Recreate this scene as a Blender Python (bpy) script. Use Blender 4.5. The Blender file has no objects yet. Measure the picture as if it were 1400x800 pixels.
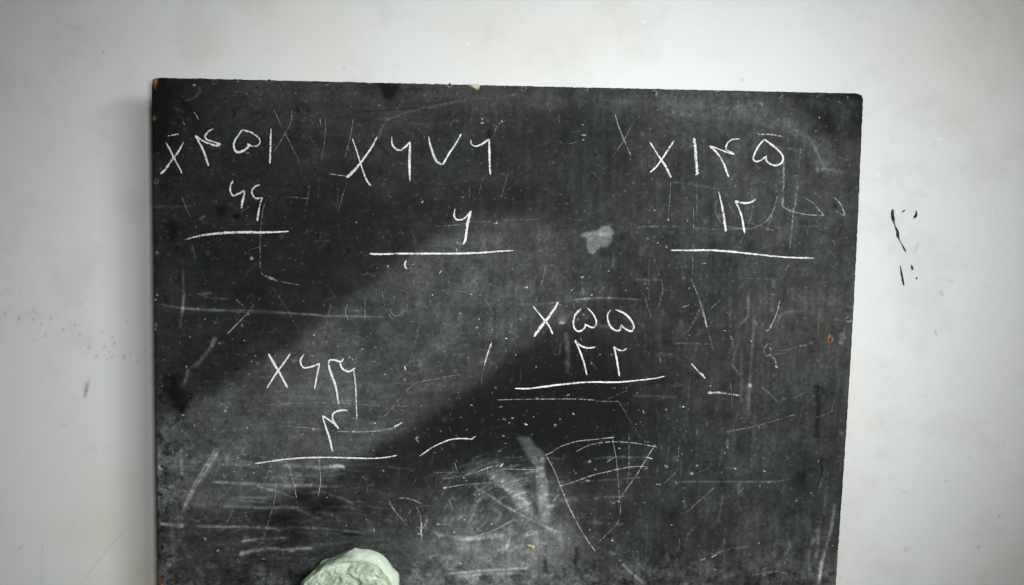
import bpy, bmesh, math, random
import numpy as np
from mathutils import Matrix, Vector, noise as mnoise

random.seed(7)
rng = np.random.default_rng(11)
scene = bpy.context.scene
COL = scene.collection

# ------------------------------------------------------------------ camera
FPX = 1400 * 50 / 36                     # 50 mm lens, in pixels of the 1400 px wide photograph
CAM = np.array([-0.12811748, -2.48951725, 1.73953899])
PITCH, ROLL, YAW = -0.13997342, -0.02228163, -0.05588245


def cam_rot():
    cy, sy = math.cos(YAW), math.sin(YAW)
    cp, sp = math.cos(PITCH), math.sin(PITCH)
    cr, sr = math.cos(ROLL), math.sin(ROLL)
    rz = np.array([[cy, -sy, 0], [sy, cy, 0], [0, 0, 1]])
    rx = np.array([[1, 0, 0], [0, cp, -sp], [0, sp, cp]])
    ry = np.array([[cr, 0, sr], [0, 1, 0], [-sr, 0, cr]])
    return rz @ rx @ ry


R = cam_rot()
cam_data = bpy.data.cameras.new('camera')
cam_data.lens = 50
cam_data.sensor_width = 36
cam_data.sensor_fit = 'HORIZONTAL'
cam_data.clip_start = 0.05
cam_data.clip_end = 100
cam = bpy.data.objects.new('camera', cam_data)
COL.objects.link(cam)
m = Matrix.Identity(4)
for i in range(3):
    m[i][0], m[i][1], m[i][2], m[i][3] = R[i, 0], R[i, 2], -R[i, 1], CAM[i]
cam.matrix_world = m
scene.camera = cam

# ------------------------------------------------------------------ light
world = bpy.data.worlds.new('World')
scene.world = world
world.use_nodes = True
bg = world.node_tree.nodes['Background']
bg.inputs['Color'].default_value = (0.97, 1.0, 0.99, 1)
bg.inputs['Strength'].default_value = 0.04


def spot(name, loc, aim, half, blend, soft, power, color):
    d = bpy.data.lights.new(name, 'SPOT')
    d.energy = power
    d.color = color
    d.spot_size = 2 * half
    d.spot_blend = blend
    d.shadow_soft_size = soft
    o = bpy.data.objects.new(name, d)
    COL.objects.link(o)
    o.location = loc
    o.rotation_euler = (Vector(aim) - Vector(loc)).to_track_quat('-Z', 'Y').to_euler()
    return o


# broad light from the right of the board, a little above its top edge, and a weaker frontal fill, added to lift the shadow
# (the window is wide: three lamps side by side along it)
for wx, wp in ((0.95, 290), (1.45, 320), (1.95, 350)):
    spot('window_light', (wx, -2.45, 2.36), (0.13, 0.025, 1.31), 0.187, 0.40, 0.72, wp, (0.985, 1.0, 0.99))
spot('fill_light', (0.114, -3.047, 1.824), (-0.182, 0.025, 1.249), 0.564, 0.997, 0.12, 128, (0.99, 1.0, 0.995))

scene.view_settings.view_transform = 'Standard'
scene.view_settings.look = 'None'
scene.view_settings.exposure = 0
scene.view_settings.gamma = 1
scene.render.filter_size = 1.1

# ------------------------------------------------------------------ helpers
WALL_Y = 0.044
BOARD_Y = -0.075          # front face of the board
THICK = 0.018
BW, ZT, ZB = 1.2, 1.75, 0.80


def unproject(x, y, plane=BOARD_Y):
    d = R @ np.array([(x - 700) / FPX, 1.0, -(y - 400) / FPX])
    t = (plane - CAM[1]) / d[1]
    p = CAM + d * t
    return p


def project(X, Y, Z):
    d0, d1, d2 = X - CAM[0], Y - CAM[1], Z - CAM[2]
    a = R[0, 0] * d0 + R[1, 0] * d1 + R[2, 0] * d2
    b = R[0, 1] * d0 + R[1, 1] * d1 + R[2, 1] * d2
    c = R[0, 2] * d0 + R[1, 2] * d1 + R[2, 2] * d2
    return 700 + FPX * a / b, 400 - FPX * c / b


def lin(g):
    g = np.asarray(g, dtype=float) / 255
    return np.where(g < 0.04045, g / 12.92, ((g + 0.055) / 1.055) ** 2.4)


def value_noise(shape, cx, cz):
    """smooth value noise, cx by cz cells"""
    nz, nx = shape
    g = rng.random((cz + 3, cx + 3))
    u = np.linspace(0, cx, nx); v = np.linspace(0, cz, nz)
    iu = u.astype(int); iv = v.astype(int)
    fu = u - iu; fv = v - iv
    fu = fu * fu * (3 - 2 * fu); fv = fv * fv * (3 - 2 * fv)
    a = g[iv][:, iu]; b = g[iv][:, iu + 1]; c = g[iv + 1][:, iu]; d = g[iv + 1][:, iu + 1]
    fu = fu[None, :]; fv = fv[:, None]
    return (a * (1 - fu) + b * fu) * (1 - fv) + (c * (1 - fu) + d * fu) * fv


def fbm(shape, cx, cz, octaves=4, gain=0.55):
    out = 0; amp = 1; tot = 0
    for k in range(octaves):
        out = out + amp * value_noise(shape, max(1, int(cx * 2 ** k)), max(1, int(cz * 2 ** k)))
        tot += amp; amp *= gain
    return out / tot


def blur(a, s):
    nz, nx = a.shape
    p = int(3 * s) + 1
    b = np.pad(a, p, mode='edge')
    fz = np.fft.fftfreq(b.shape[0])[:, None]; fx = np.fft.rfftfreq(b.shape[1])[None, :]
    k = np.exp(-2 * (math.pi * s) ** 2 * (fz ** 2 + fx ** 2))
    return np.fft.irfft2(np.fft.rfft2(b) * k, s=b.shape)[p:p + nz, p:p + nx]


class Canvas:
    """a grid of points on a surface and, for each, where it lies in the photograph"""
    def __init__(self, X, Z, plane):
        self.PX, self.PY = project(X, plane, Z)
        self.shape = X.shape

    def line_dist(self, pts, pad):
        """distance (px) to a polyline and how far along it, on its bounding box"""
        pts = np.array(pts, float)
        x0, y0 = pts.min(0) - pad; x1, y1 = pts.max(0) + pad
        box = (self.PX >= x0) & (self.PX <= x1) & (self.PY >= y0) & (self.PY <= y1)
        idx = np.nonzero(box)
        px = self.PX[idx]; py = self.PY[idx]
        best = np.full(px.shape, 1e9); al = np.zeros(px.shape)
        seg = np.hypot(*(pts[1:] - pts[:-1]).T); tot = max(seg.sum(), 1e-6); acc = 0
        for (ax, ay), (bx, by), L in zip(pts[:-1], pts[1:], seg):
            dx, dy = bx - ax, by - ay
            t = np.clip(((px - ax) * dx + (py - ay) * dy) / max(L * L, 1e-9), 0, 1)
            d = np.hypot(px - ax - t * dx, py - ay - t * dy)
            n = d < best
            best[n] = d[n]; al[n] = (acc + t[n] * L) / tot
            acc += L
        return idx, best, al

    def poly(self, pts, sigma):
        pts = np.array(pts, float)
        inside = np.zeros(self.shape, bool)
        j = len(pts) - 1
        for i in range(len(pts)):
            xi, yi = pts[i]; xj, yj = pts[j]
            c = ((yi > self.PY) != (yj > self.PY)) & (self.PX < (xj - xi) * (self.PY - yi) / (yj - yi + 1e-12) + xi)
            inside ^= c
            j = i
        return blur(inside.astype(float), sigma) if sigma else inside.astype(float)


def smear(cv, arr, pts, w, amount, grain=None, fade=0.0, hard=1.0):
    idx, d, al = cv.line_dist(pts, w * 2.2)
    f = np.exp(-(d / (w * 0.6)) ** (2 * hard))
    if fade:
        f = f * np.clip(np.minimum(al, 1 - al) / fade, 0, 1)
    if grain is not None:
        f = f * grain[idx]
    arr[idx] += amount * f


def blob(cv, arr, x, y, rx, ry, amount, p=2.0, rough=None):
    d = np.hypot((cv.PX - x) / rx, (cv.PY - y) / ry)
    if rough is not None:
        d = d + rough
    arr += amount * np.exp(-np.clip(d, 0, 6) ** p)


def S(ox, oy, *pts):
    """points read off a 4x enlargement whose corner lies at (ox, oy)"""
    return [(ox + a / 4, oy + b / 4) for a, b in pts]


def new_mat(name):
    mt = bpy.data.materials.new(name)
    mt.use_nodes = True
    nt = mt.node_tree
    return mt, nt, nt.nodes['Principled BSDF']


def node(nt, kind, **kw):
    n = nt.nodes.new(kind)
    for k, v in kw.items():
        setattr(n, k, v)
    return n


def mesh_obj(name, verts, faces, mat, parent=None, smooth=False):
    me = bpy.data.meshes.new(name)
    me.from_pydata([tuple(map(float, v)) for v in verts], [], faces)
    me.update()
    if mat:
        me.materials.append(mat)
    if smooth:
        me.polygons.foreach_set('use_smooth', [True] * len(me.polygons))
    o = bpy.data.objects.new(name, me)
    COL.objects.link(o)
    if parent:
        o.parent = parent
    return o


def quad_mesh(name, co, quads, extra=None):
    """fast mesh from numpy arrays; extra = list of further polygons"""
    me = bpy.data.meshes.new(name)
    nq = len(quads)
    loops = quads.reshape(-1)
    starts = np.arange(nq) * 4
    if extra:
        for e in extra:
            starts = np.append(starts, len(loops)); loops = np.append(loops, e)
    me.vertices.add(len(co)); me.vertices.foreach_set('co', co.astype(np.float32).reshape(-1))
    me.loops.add(len(loops)); me.loops.foreach_set('vertex_index', loops.astype(np.int32))
    me.polygons.add(len(starts)); me.polygons.foreach_set('loop_start', starts.astype(np.int32))
    me.update(calc_edges=True)
    me.validate()
    return me


def attr(me, name, vals):
    a = me.attributes.new(name, 'FLOAT', 'POINT')
    a.data.foreach_set('value', np.asarray(vals, np.float32).reshape(-1))


def tag(o, label=None, cat=None, group=None, kind=None):
    for k, v in (('label', label), ('category', cat), ('group', group), ('kind', kind)):
        if v:
            o[k] = v
    return o


# ------------------------------------------------------------------ materials
def wall_material():
    mt, nt, b = new_mat('wall_paint')
    tc = node(nt, 'ShaderNodeTexCoord')
    n1 = node(nt, 'ShaderNodeTexNoise'); n1.inputs['Scale'].default_value = 2.2; n1.inputs['Detail'].default_value = 6
    n2 = node(nt, 'ShaderNodeTexNoise'); n2.inputs['Scale'].default_value = 60; n2.inputs['Detail'].default_value = 5
    mp = node(nt, 'ShaderNodeMapping'); mp.inputs['Scale'].default_value = (1.0, 1.0, 0.35)
    nt.links.new(tc.outputs['Object'], mp.inputs['Vector'])
    nt.links.new(mp.outputs['Vector'], n1.inputs['Vector'])
    nt.links.new(tc.outputs['Object'], n2.inputs['Vector'])
    r = node(nt, 'ShaderNodeValToRGB')
    r.color_ramp.elements[0].position = 0.3; r.color_ramp.elements[0].color = (0.730, 0.745, 0.735, 1)
    r.color_ramp.elements[1].position = 0.7; r.color_ramp.elements[1].color = (0.775, 0.795, 0.795, 1)
    nt.links.new(n1.outputs['Fac'], r.inputs['Fac'])
    prev = r.outputs['Color']
    for an, c in (('grime', (0.30, 0.29, 0.24, 1)), ('yellow', (0.62, 0.57, 0.36, 1)), ('chip', (0.90, 0.90, 0.89, 1))):
        a = node(nt, 'ShaderNodeAttribute', attribute_name=an)
        mx = node(nt, 'ShaderNodeMixRGB'); mx.inputs['Color2'].default_value = c
        nt.links.new(a.outputs['Fac'], mx.inputs['Fac']); nt.links.new(prev, mx.inputs['Color1'])
        prev = mx.outputs['Color']
    nt.links.new(prev, b.inputs['Base Color'])
    b.inputs['Roughness'].default_value = 0.6
    b.inputs['Specular IOR Level'].default_value = 0.25
    n3 = node(nt, 'ShaderNodeTexNoise'); n3.inputs['Scale'].default_value = 9; n3.inputs['Detail'].default_value = 3
    nt.links.new(tc.outputs['Object'], n3.inputs['Vector'])
    bp = node(nt, 'ShaderNodeBump'); bp.inputs['Strength'].default_value = 0.12; bp.inputs['Distance'].default_value = 0.004
    nt.links.new(n2.outputs['Fac'], bp.inputs['Height'])
    bp2 = node(nt, 'ShaderNodeBump'); bp2.inputs['Strength'].default_value = 0.18; bp2.inputs['Distance'].default_value = 0.012
    nt.links.new(n3.outputs['Fac'], bp2.inputs['Height']); nt.links.new(bp.outputs['Normal'], bp2.inputs['Normal'])
    nt.links.new(bp2.outputs['Normal'], b.inputs['Normal'])
    return mt


def board_material():
    mt, nt, b = new_mat('blackboard_paint')
    tc = node(nt, 'ShaderNodeTexCoord')
    n1 = node(nt, 'ShaderNodeTexNoise'); n1.inputs['Scale'].default_value = 380; n1.inputs['Detail'].default_value = 3
    nt.links.new(tc.outputs['Object'], n1.inputs['Vector'])
    mr = node(nt, 'ShaderNodeMapRange')
    mr.inputs['From Min'].default_value = 0.3; mr.inputs['From Max'].default_value = 0.7
    mr.inputs['To Min'].default_value = 0.72; mr.inputs['To Max'].default_value = 1.28
    nt.links.new(n1.outputs['Fac'], mr.inputs['Value'])
    a = node(nt, 'ShaderNodeAttribute', attribute_name='dust_and_light')
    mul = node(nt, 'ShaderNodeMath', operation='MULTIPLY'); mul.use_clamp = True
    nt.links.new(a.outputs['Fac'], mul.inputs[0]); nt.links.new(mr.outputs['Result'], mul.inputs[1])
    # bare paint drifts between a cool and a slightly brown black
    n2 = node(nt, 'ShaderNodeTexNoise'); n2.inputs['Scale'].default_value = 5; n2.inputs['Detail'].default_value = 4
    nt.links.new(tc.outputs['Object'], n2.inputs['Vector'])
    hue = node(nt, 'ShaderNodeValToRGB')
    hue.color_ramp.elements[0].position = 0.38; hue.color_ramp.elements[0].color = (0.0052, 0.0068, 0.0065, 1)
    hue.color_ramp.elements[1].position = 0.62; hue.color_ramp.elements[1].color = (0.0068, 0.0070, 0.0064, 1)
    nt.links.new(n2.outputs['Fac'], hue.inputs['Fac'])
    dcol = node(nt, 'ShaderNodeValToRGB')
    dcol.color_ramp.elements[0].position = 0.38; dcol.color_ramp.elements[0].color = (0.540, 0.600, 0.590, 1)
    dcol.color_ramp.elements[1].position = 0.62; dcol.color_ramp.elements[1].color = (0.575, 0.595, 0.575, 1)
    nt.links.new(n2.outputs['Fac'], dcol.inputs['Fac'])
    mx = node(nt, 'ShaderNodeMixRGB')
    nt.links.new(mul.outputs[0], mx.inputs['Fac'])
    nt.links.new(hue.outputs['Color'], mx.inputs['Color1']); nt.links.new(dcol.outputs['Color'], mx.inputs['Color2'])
    w = node(nt, 'ShaderNodeAttribute', attribute_name='wood')
    n3 = node(nt, 'ShaderNodeTexNoise'); n3.inputs['Scale'].default_value = 120
    nt.links.new(tc.outputs['Object'], n3.inputs['Vector'])
    wr = node(nt, 'ShaderNodeValToRGB')
    wr.color_ramp.elements[0].position = 0.4; wr.color_ramp.elements[0].color = (0.16, 0.045, 0.018, 1)
    wr.color_ramp.elements[1].position = 0.65; wr.color_ramp.elements[1].color = (0.46, 0.22, 0.09, 1)
    nt.links.new(n3.outputs['Fac'], wr.inputs['Fac'])
    mx2 = node(nt, 'ShaderNodeMixRGB')
    nt.links.new(w.outputs['Fac'], mx2.inputs['Fac']); nt.links.new(mx.outputs['Color'], mx2.inputs['Color1'])
    nt.links.new(wr.outputs['Color'], mx2.inputs['Color2'])
    nt.links.new(mx2.outputs['Color'], b.inputs['Base Color'])
    b.inputs['Roughness'].default_value = 0.62
    b.inputs['Specular IOR Level'].default_value = 0.07
    bp = node(nt, 'ShaderNodeBump'); bp.inputs['Strength'].default_value = 0.15; bp.inputs['Distance'].default_value = 0.001
    nt.links.new(n1.outputs['Fac'], bp.inputs['Height']); nt.links.new(bp.outputs['Normal'], b.inputs['Normal'])
    return mt


def chalk_material(name='chalk', tint=(0.78, 0.79, 0.78)):
    """powdery chalk that only catches on the high spots of the board"""
    mt, nt, b = new_mat(name)
    b.inputs['Base Color'].default_value = (*tint, 1)
    b.inputs['Roughness'].default_value = 0.95
    b.inputs['Specular IOR Level'].default_value = 0.04
    tc = node(nt, 'ShaderNodeTexCoord')
    n1 = node(nt, 'ShaderNodeTexNoise'); n1.inputs['Scale'].default_value = 760; n1.inputs['Detail'].default_value = 2
    n2 = node(nt, 'ShaderNodeTexNoise'); n2.inputs['Scale'].default_value = 150; n2.inputs['Detail'].default_value = 2
    nt.links.new(tc.outputs['Object'], n1.inputs['Vector']); nt.links.new(tc.outputs['Object'], n2.inputs['Vector'])
    av = node(nt, 'ShaderNodeMath', operation='MULTIPLY_ADD'); av.inputs[1].default_value = 0.65
    sc = node(nt, 'ShaderNodeMath', operation='MULTIPLY'); sc.inputs[1].default_value = 0.35
    nt.links.new(n2.outputs['Fac'], sc.inputs[0])
    nt.links.new(n1.outputs['Fac'], av.inputs[0]); nt.links.new(sc.outputs[0], av.inputs[2])
    a = node(nt, 'ShaderNodeAttribute', attribute_name='cover')
    # shift: cover 0.5 means half the board's high spots hold chalk
    mr = node(nt, 'ShaderNodeMapRange')
    mr.inputs['From Min'].default_value = 0; mr.inputs['From Max'].default_value = 1
    mr.inputs['To Min'].default_value = 0.34; mr.inputs['To Max'].default_value = 0.68
    nt.links.new(a.outputs['Fac'], mr.inputs['Value'])
    sub = node(nt, 'ShaderNodeMath', operation='SUBTRACT')
    nt.links.new(mr.outputs['Result'], sub.inputs[0]); nt.links.new(av.outputs[0], sub.inputs[1])
    k = node(nt, 'ShaderNodeMath', operation='MULTIPLY_ADD'); k.use_clamp = True
    k.inputs[1].default_value = 6; k.inputs[2].default_value = 0.42
    nt.links.new(sub.outputs[0], k.inputs[0])
    dn = node(nt, 'ShaderNodeAttribute', attribute_name='chalk_load')
    f = node(nt, 'ShaderNodeMath', operation='MULTIPLY'); f.use_clamp = True
    nt.links.new(k.outputs[0], f.inputs[0]); nt.links.new(dn.outputs['Fac'], f.inputs[1])
    nt.links.new(f.outputs[0], b.inputs['Alpha'])
    return mt


def simple(name, c, rough=0.7, spec=0.3, var=None, scale=40):
    mt, nt, b = new_mat(name)
    tc = node(nt, 'ShaderNodeTexCoord')
    n = node(nt, 'ShaderNodeTexNoise'); n.inputs['Scale'].default_value = scale; n.inputs['Detail'].default_value = 5
    nt.links.new(tc.outputs['Object'], n.inputs['Vector'])
    r = node(nt, 'ShaderNodeValToRGB')
    v = var or tuple(x * 0.7 for x in c)
    r.color_ramp.elements[0].position = 0.35; r.color_ramp.elements[0].color = (*v, 1)
    r.color_ramp.elements[1].position = 0.65; r.color_ramp.elements[1].color = (*c, 1)
    nt.links.new(n.outputs['Fac'], r.inputs['Fac']); nt.links.new(r.outputs['Color'], b.inputs['Base Color'])
    b.inputs['Roughness'].default_value = rough
    b.inputs['Specular IOR Level'].default_value = spec
    return mt


def foam_material():
    mt, nt, b = new_mat('green_foam')
    tc = node(nt, 'ShaderNodeTexCoord')
    n = node(nt, 'ShaderNodeTexNoise'); n.inputs['Scale'].default_value = 55; n.inputs['Detail'].default_value = 5
    n2 = node(nt, 'ShaderNodeTexNoise'); n2.inputs['Scale'].default_value = 420; n2.inputs['Detail'].default_value = 3
    for q in (n, n2):
        nt.links.new(tc.outputs['Object'], q.inputs['Vector'])
    r = node(nt, 'ShaderNodeValToRGB')
    r.color_ramp.elements[0].position = 0.35; r.color_ramp.elements[0].color = (0.255, 0.335, 0.235, 1)
    r.color_ramp.elements[1].position = 0.68; r.color_ramp.elements[1].color = (0.41, 0.515, 0.355, 1)
    nt.links.new(n.outputs['Fac'], r.inputs['Fac'])
    a = node(nt, 'ShaderNodeAttribute', attribute_name='worn')
    mx = node(nt, 'ShaderNodeMixRGB'); mx.inputs['Color1'].default_value = (0.84, 0.96, 0.79, 1)
    nt.links.new(a.outputs['Fac'], mx.inputs['Fac']); nt.links.new(r.outputs['Color'], mx.inputs['Color2'])
    nt.links.new(mx.outputs['Color'], b.inputs['Base Color'])
    b.inputs['Roughness'].default_value = 0.95
    b.inputs['Specular IOR Level'].default_value = 0.1
    bp = node(nt, 'ShaderNodeBump'); bp.inputs['Strength'].default_value = 0.7; bp.inputs['Distance'].default_value = 0.0016
    nt.links.new(n2.outputs['Fac'], bp.inputs['Height']); nt.links.new(bp.outputs['Normal'], b.inputs['Normal'])
    return mt


M_WALL = wall_material()
M_BOARD = board_material()
M_CHALK = chalk_material()
M_BLUE = chalk_material('blue_chalk', (0.52, 0.66, 0.74))
M_FOAM = foam_material()
M_NAIL = simple('nail_iron', (0.012, 0.012, 0.012), 0.6, 0.3)
M_WOOD = simple('raw_wood', (0.34, 0.20, 0.10), 0.7, 0.2, (0.22, 0.12, 0.055), 25)
M_PAINT = simple('black_paint_fleck', (0.012, 0.014, 0.013), 0.55, 0.3)
M_BONE = simple('chipped_filler', (0.62, 0.56, 0.46), 0.8, 0.2, (0.34, 0.28, 0.20), 200)

# ------------------------------------------------------------------ wall
def build_wall():
    fx = np.linspace(-1.2, 1.2, 1000)
    fz = np.linspace(0.66, 2.10, 600)
    xs = np.concatenate([[-3.0, -2.2, -1.6], fx, [1.6, 2.2, 3.0]])
    zs = np.concatenate([[0.0, 0.25], fz, [2.4, 2.8]])
    X, Z = np.meshgrid(xs, zs)
    cv = Canvas(X, Z, WALL_Y)
    nz, nx = X.shape
    grime = np.zeros(X.shape); yellow = np.zeros(X.shape); chip = np.zeros(X.shape)
    n = fbm(X.shape, 40, 26, 4)
    soft = fbm(X.shape, 7, 5, 5)
    yellow += np.clip((soft - 0.53) * 1.0, 0, 0.20)
    for x, y, rx, ry, a in ((135, 700, 40, 70, .20), (192, 780, 26, 30, .32), (105, 590, 30, 40, .05), (1238, 752, 7, 4, .6),
                            (1190, 583, 14, 10, .14), (1385, 775, 40, 40, .25), (1345, 792, 10, 12, .35), (60, 720, 60, 40, .08),
                            (250, 55, 120, 30, .06), (1290, 60, 90, 50, .10)):
        blob(cv, yellow, x, y, rx, ry, a, 2, (n - .5) * 1.1)
    # mould spots in a drooping row
    r = random.Random(3)
    for i in range(80):
        t = r.random()
        x = 2 + 200 * t + r.gauss(0, 4); y = 425 + 62 * t + r.gauss(0, 12)
        s = r.choice((0.7, 0.8, 0.9, 1.2, 1.9)) * r.uniform(.7, 1.1)
        (blob(cv, grime, x, y, s, s * r.uniform(.8, 1.4), r.uniform(.2, .62), 2))
    for x, y, s, a in ((122, 475, 2.2, .55), (132, 488, 1.8, .5), (70, 435, 1.8, .5), (56, 443, 1.6, .4), (62, 459, 1.6, .5),
                       (170, 490, 1.3, .5), (205, 518, 1.8, .4), (203, 584, .9, .7), (174, 439, .9, .6), (141, 72, 1.4, .7),
                       (87, 112, 1.3, .3), (470, 93, 1.2, .6), (1250, 671, .9, .8), (1366, 706, 1.5, .6), (1338, 748, 1.4, .8),
                       (1266, 542, .9, .6), (1325, 624, 1.1, .4), (1149, 790, 1.0, .6), (1207, 110, 1.0, .5), (1278, 196, 1.0, .5),
                       (1015, 109, 1.3, .5), (1014, 110, 1.0, .3), (168, 76, 1.1, .2), (91, 73, 1.1, .3)):
        blob(cv, grime, x, y, s, s * 1.3, a, 2)
    for pts, w, a in (([(122, 518), (119, 530), (116, 542)], 3.2, .75), ([(118, 524), (117, 534)], 5.0, .45),
                      ([(84, 580), (92, 582)], 1.8, .3), ([(115, 792), (140, 760), (166, 730)], 1.2, .35),
                      ([(58, 746), (57, 800)], 1.1, .22), ([(25, 752), (30, 746)], 1.4, .4), ([(1204, 580), (1211, 575)], 2, .35),
                      ([(1250, 345), (1255, 334)], 3.5, .22), ([(1291, 657), (1297, 659)], 1.4, .35), ([(1238, 673), (1243, 675)], 1.2, .3),
                      ([(1296, 383), (1304, 386)], 1.4, .3), ([(1286, 399), (1289, 404)], 2.0, .8), ([(1278, 452), (1280, 458)], 1.6, .6), ([(1235, 672), (1237, 671)], 1.2, .4), ([(160, 138), (178, 139)], .9, .25),
                      ([(195, 12), (222, 13)], .9, .14), ([(330, 10), (345, 16)], .9, .16), ([(102, 38), (112, 38)], .9, .2),
                      ([(1190, 575), (1340, 560)], 1.2, .03), ([(1338, 706), (1331, 712)], 1.2, .1)):
        smear(cv, grime, pts, w, a, None if w < 2 else np.clip(n * 2.4 - .4, 0, 1.4))
    for i in range(260):
        x, y = r.uniform(0, 1400), r.uniform(0, 800)
        L = r.uniform(2, 14); t = r.uniform(0, 6.28)
        smear(cv, grime if r.random() < .6 else chip, [(x, y), (x + L * math.cos(t), y + L * math.sin(t))], r.uniform(.6, 1.5), r.uniform(.05, .22))
    for i in range(46):
        x, y = r.uniform(-20, 1400), r.uniform(0, 800)
        L = r.uniform(30, 160); t = r.gauss(.1, .5) if r.random() < .6 else r.gauss(1.5, .3)
        smear(cv, grime if r.random() < .5 else chip, [(x, y), (x + L * .5 * math.cos(t), y + L * .5 * math.sin(t) + r.gauss(0, 3)), (x + L * math.cos(t), y + L * math.sin(t))], r.uniform(1.0, 5), r.uniform(.03, .08), np.clip(n * 2.4 - .5, 0, 1.3), .3)
    grime += np.clip((fbm(X.shape, 22, 15, 5, .65) - .52) * .6, 0, .11)
    for x, y in ((277, 103), (1284, 190), (1200, 240), (880, 30), (640, 60)):
        blob(cv, chip, x, y, 3, 1.6, .9, 4)
    # broad, uneven trowel waves and fine orange peel
    yy = (fbm(X.shape, 9, 7, 3) - .5) * 0.0022 + (fbm(X.shape, 70, 45, 2) - .5) * 0.0004
    co = np.stack([X, WALL_Y + yy, Z], -1).reshape(-1, 3)
    i = np.arange(nz * nx).reshape(nz, nx)
    q = np.stack([i[:-1, :-1], i[:-1, 1:], i[1:, 1:], i[1:, :-1]], -1).reshape(-1, 4)
    me = quad_mesh('wall', co, q)
    me.polygons.foreach_set('use_smooth', [True] * len(me.polygons))
    for nm, v in (('grime', grime), ('yellow', yellow), ('chip', chip)):
        attr(me, nm, np.clip(v, 0, .95))
    me.materials.append(M_WALL)
    o = bpy.data.objects.new('wall', me)
    COL.objects.link(o)
    tag(o, kind='structure')
    return o


wall = build_wall()


def catmull(pts, step=1.5):
    p = [np.array(a, float) for a in pts]
    if len(p) == 2:
        p = [p[0], p[0] * .5 + p[1] * .5, p[1]]
    e = [2 * p[0] - p[1]] + p + [2 * p[-1] - p[-2]]
    out = []
    for k in range(1, len(e) - 2):
        a, b, c, d = e[k - 1:k + 3]
        L = np.hypot(*(c - b)); n = max(2, int(L / step))
        # a sharp turn keeps its corner
        u, v = b - a, c - b
        m1 = (c - a) * .5; m2 = (d - b) * .5
        def sharp(u, v):
            return np.dot(u, v) < -0.05 * np.hypot(*u) * np.hypot(*v)
        if sharp(b - a, c - b): m1 = (c - b)
        if sharp(c - b, d - c): m2 = (c - b)
        # limit tangents to the segment's length
        for mm in (m1, m2):
            l = np.hypot(*mm)
            if l > 1.3 * L and l > 0: mm *= 1.3 * L / l
        for t in np.arange(n) / n:
            t2, t3 = t * t, t * t * t
            out.append((2 * t3 - 3 * t2 + 1) * b + (t3 - 2 * t2 + t) * m1 + (-2 * t3 + 3 * t2) * c + (t3 - t2) * m2)
    out.append(p[-1])
    return np.array(out)


def ribbon_data(pts, w, cover, density, plane, lift, r, taper=0.35, jit=0.12):
    """a stroke: verts, faces, cover and density per vertex. w = one width or a list along the stroke (px)"""
    c = catmull(pts)
    n = len(c)
    tg = np.gradient(c, axis=0)
    tg /= np.maximum(np.hypot(tg[:, 0], tg[:, 1]), 1e-6)[:, None]
    nr = np.stack([-tg[:, 1], tg[:, 0]], -1)
    s = np.linspace(0, 1, n)
    ws = np.interp(s, np.linspace(0, 1, len(w)), w) if isinstance(w, (list, tuple)) else np.full(n, float(w))
    end = np.minimum(np.arange(n), np.arange(n)[::-1]) * 1.5
    ws = ws * np.clip(taper + end / 3.5, 0, 1)
    slow = np.interp(np.arange(n), np.arange(0, n + 8, 8), [r.gauss(1, jit) for _ in range(len(np.arange(0, n + 8, 8)))])
    ws = ws * slow * .94
    cvv = np.interp(np.arange(n), np.arange(0, n + 12, 12), [r.gauss(0, .06) for _ in range(len(np.arange(0, n + 12, 12)))])
    V, C, D = [], [], []
    offs = ((-.5, .22), (-.3, .82), (0, 1), (.3, .82), (.5, .22))
    for k in range(n):
        for o, cc in offs:
            j = r.gauss(0, .05)
            p = c[k] + nr[k] * ws[k] * (o + j)
            V.append(unproject(p[0], p[1], plane - lift))
            C.append(max(0, cc * (cover + cvv[k])))
            D.append(density)
    F = []
    m_ = len(offs)
    for k in range(n - 1):
        for a in range(m_ - 1):
            i = k * m_ + a
            F.append((i, i + 1, i + m_ + 1, i + m_))
    return V, F, C, D


LIFT = [0.0006]


def stroke(name, strokes, parent, label=None, cover=0.9, density=1.0, group=None, mat=None):
    """strokes: list of (pts, width[, cover[, density]]) joined into one character"""
    V, F, C, D = [], [], [], []
    r = random.Random(len(parent.children) * 13 + 5)
    for st in strokes:
        pts, w = st[0], st[1]
        cvr = st[2] if len(st) > 2 else cover
        cvr = cvr * .90 if cvr < .94 else cvr * .97
        den = st[3] if len(st) > 3 else density
        LIFT[0] = 0.0006 + ((LIFT[0] - 0.0006 + 0.00002) % 0.0006)
        v, f, c, d = ribbon_data(pts, w, cvr, den, BOARD_Y, LIFT[0], r)
        b = len(V)
        V += v; C += c; D += d
        F += [tuple(x + b for x in q) for q in f]
    o = mesh_obj(name, V, F, mat or M_CHALK, parent)
    attr(o.data, 'cover', C); attr(o.data, 'chalk_load', D)
    if label: o['label'] = label
    return o


# black flecks and runs of blackboard paint on the wall
def fleck(parent, outline, label):
    n = len(outline)
    V = [unproject(x, y, WALL_Y - 0.0016) for x, y in outline]
    ctr = np.mean(V, 0); ctr[1] -= 0.0008
    B = [v + np.array([0, .0030, 0]) for v in V]
    vs = V + B + [ctr]
    F = [(i, (i + 1) % n, 2 * n) for i in range(n)] + [(i, n + i, n + (i + 1) % n, (i + 1) % n) for i in range(n)]
    o = mesh_obj('paint_fleck', vs, F, M_PAINT, parent)
    o['label'] = label
    return o


def W_(*pts):
    return [(1150 + a / 4, 220 + b / 4) for a, b in pts]


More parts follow.
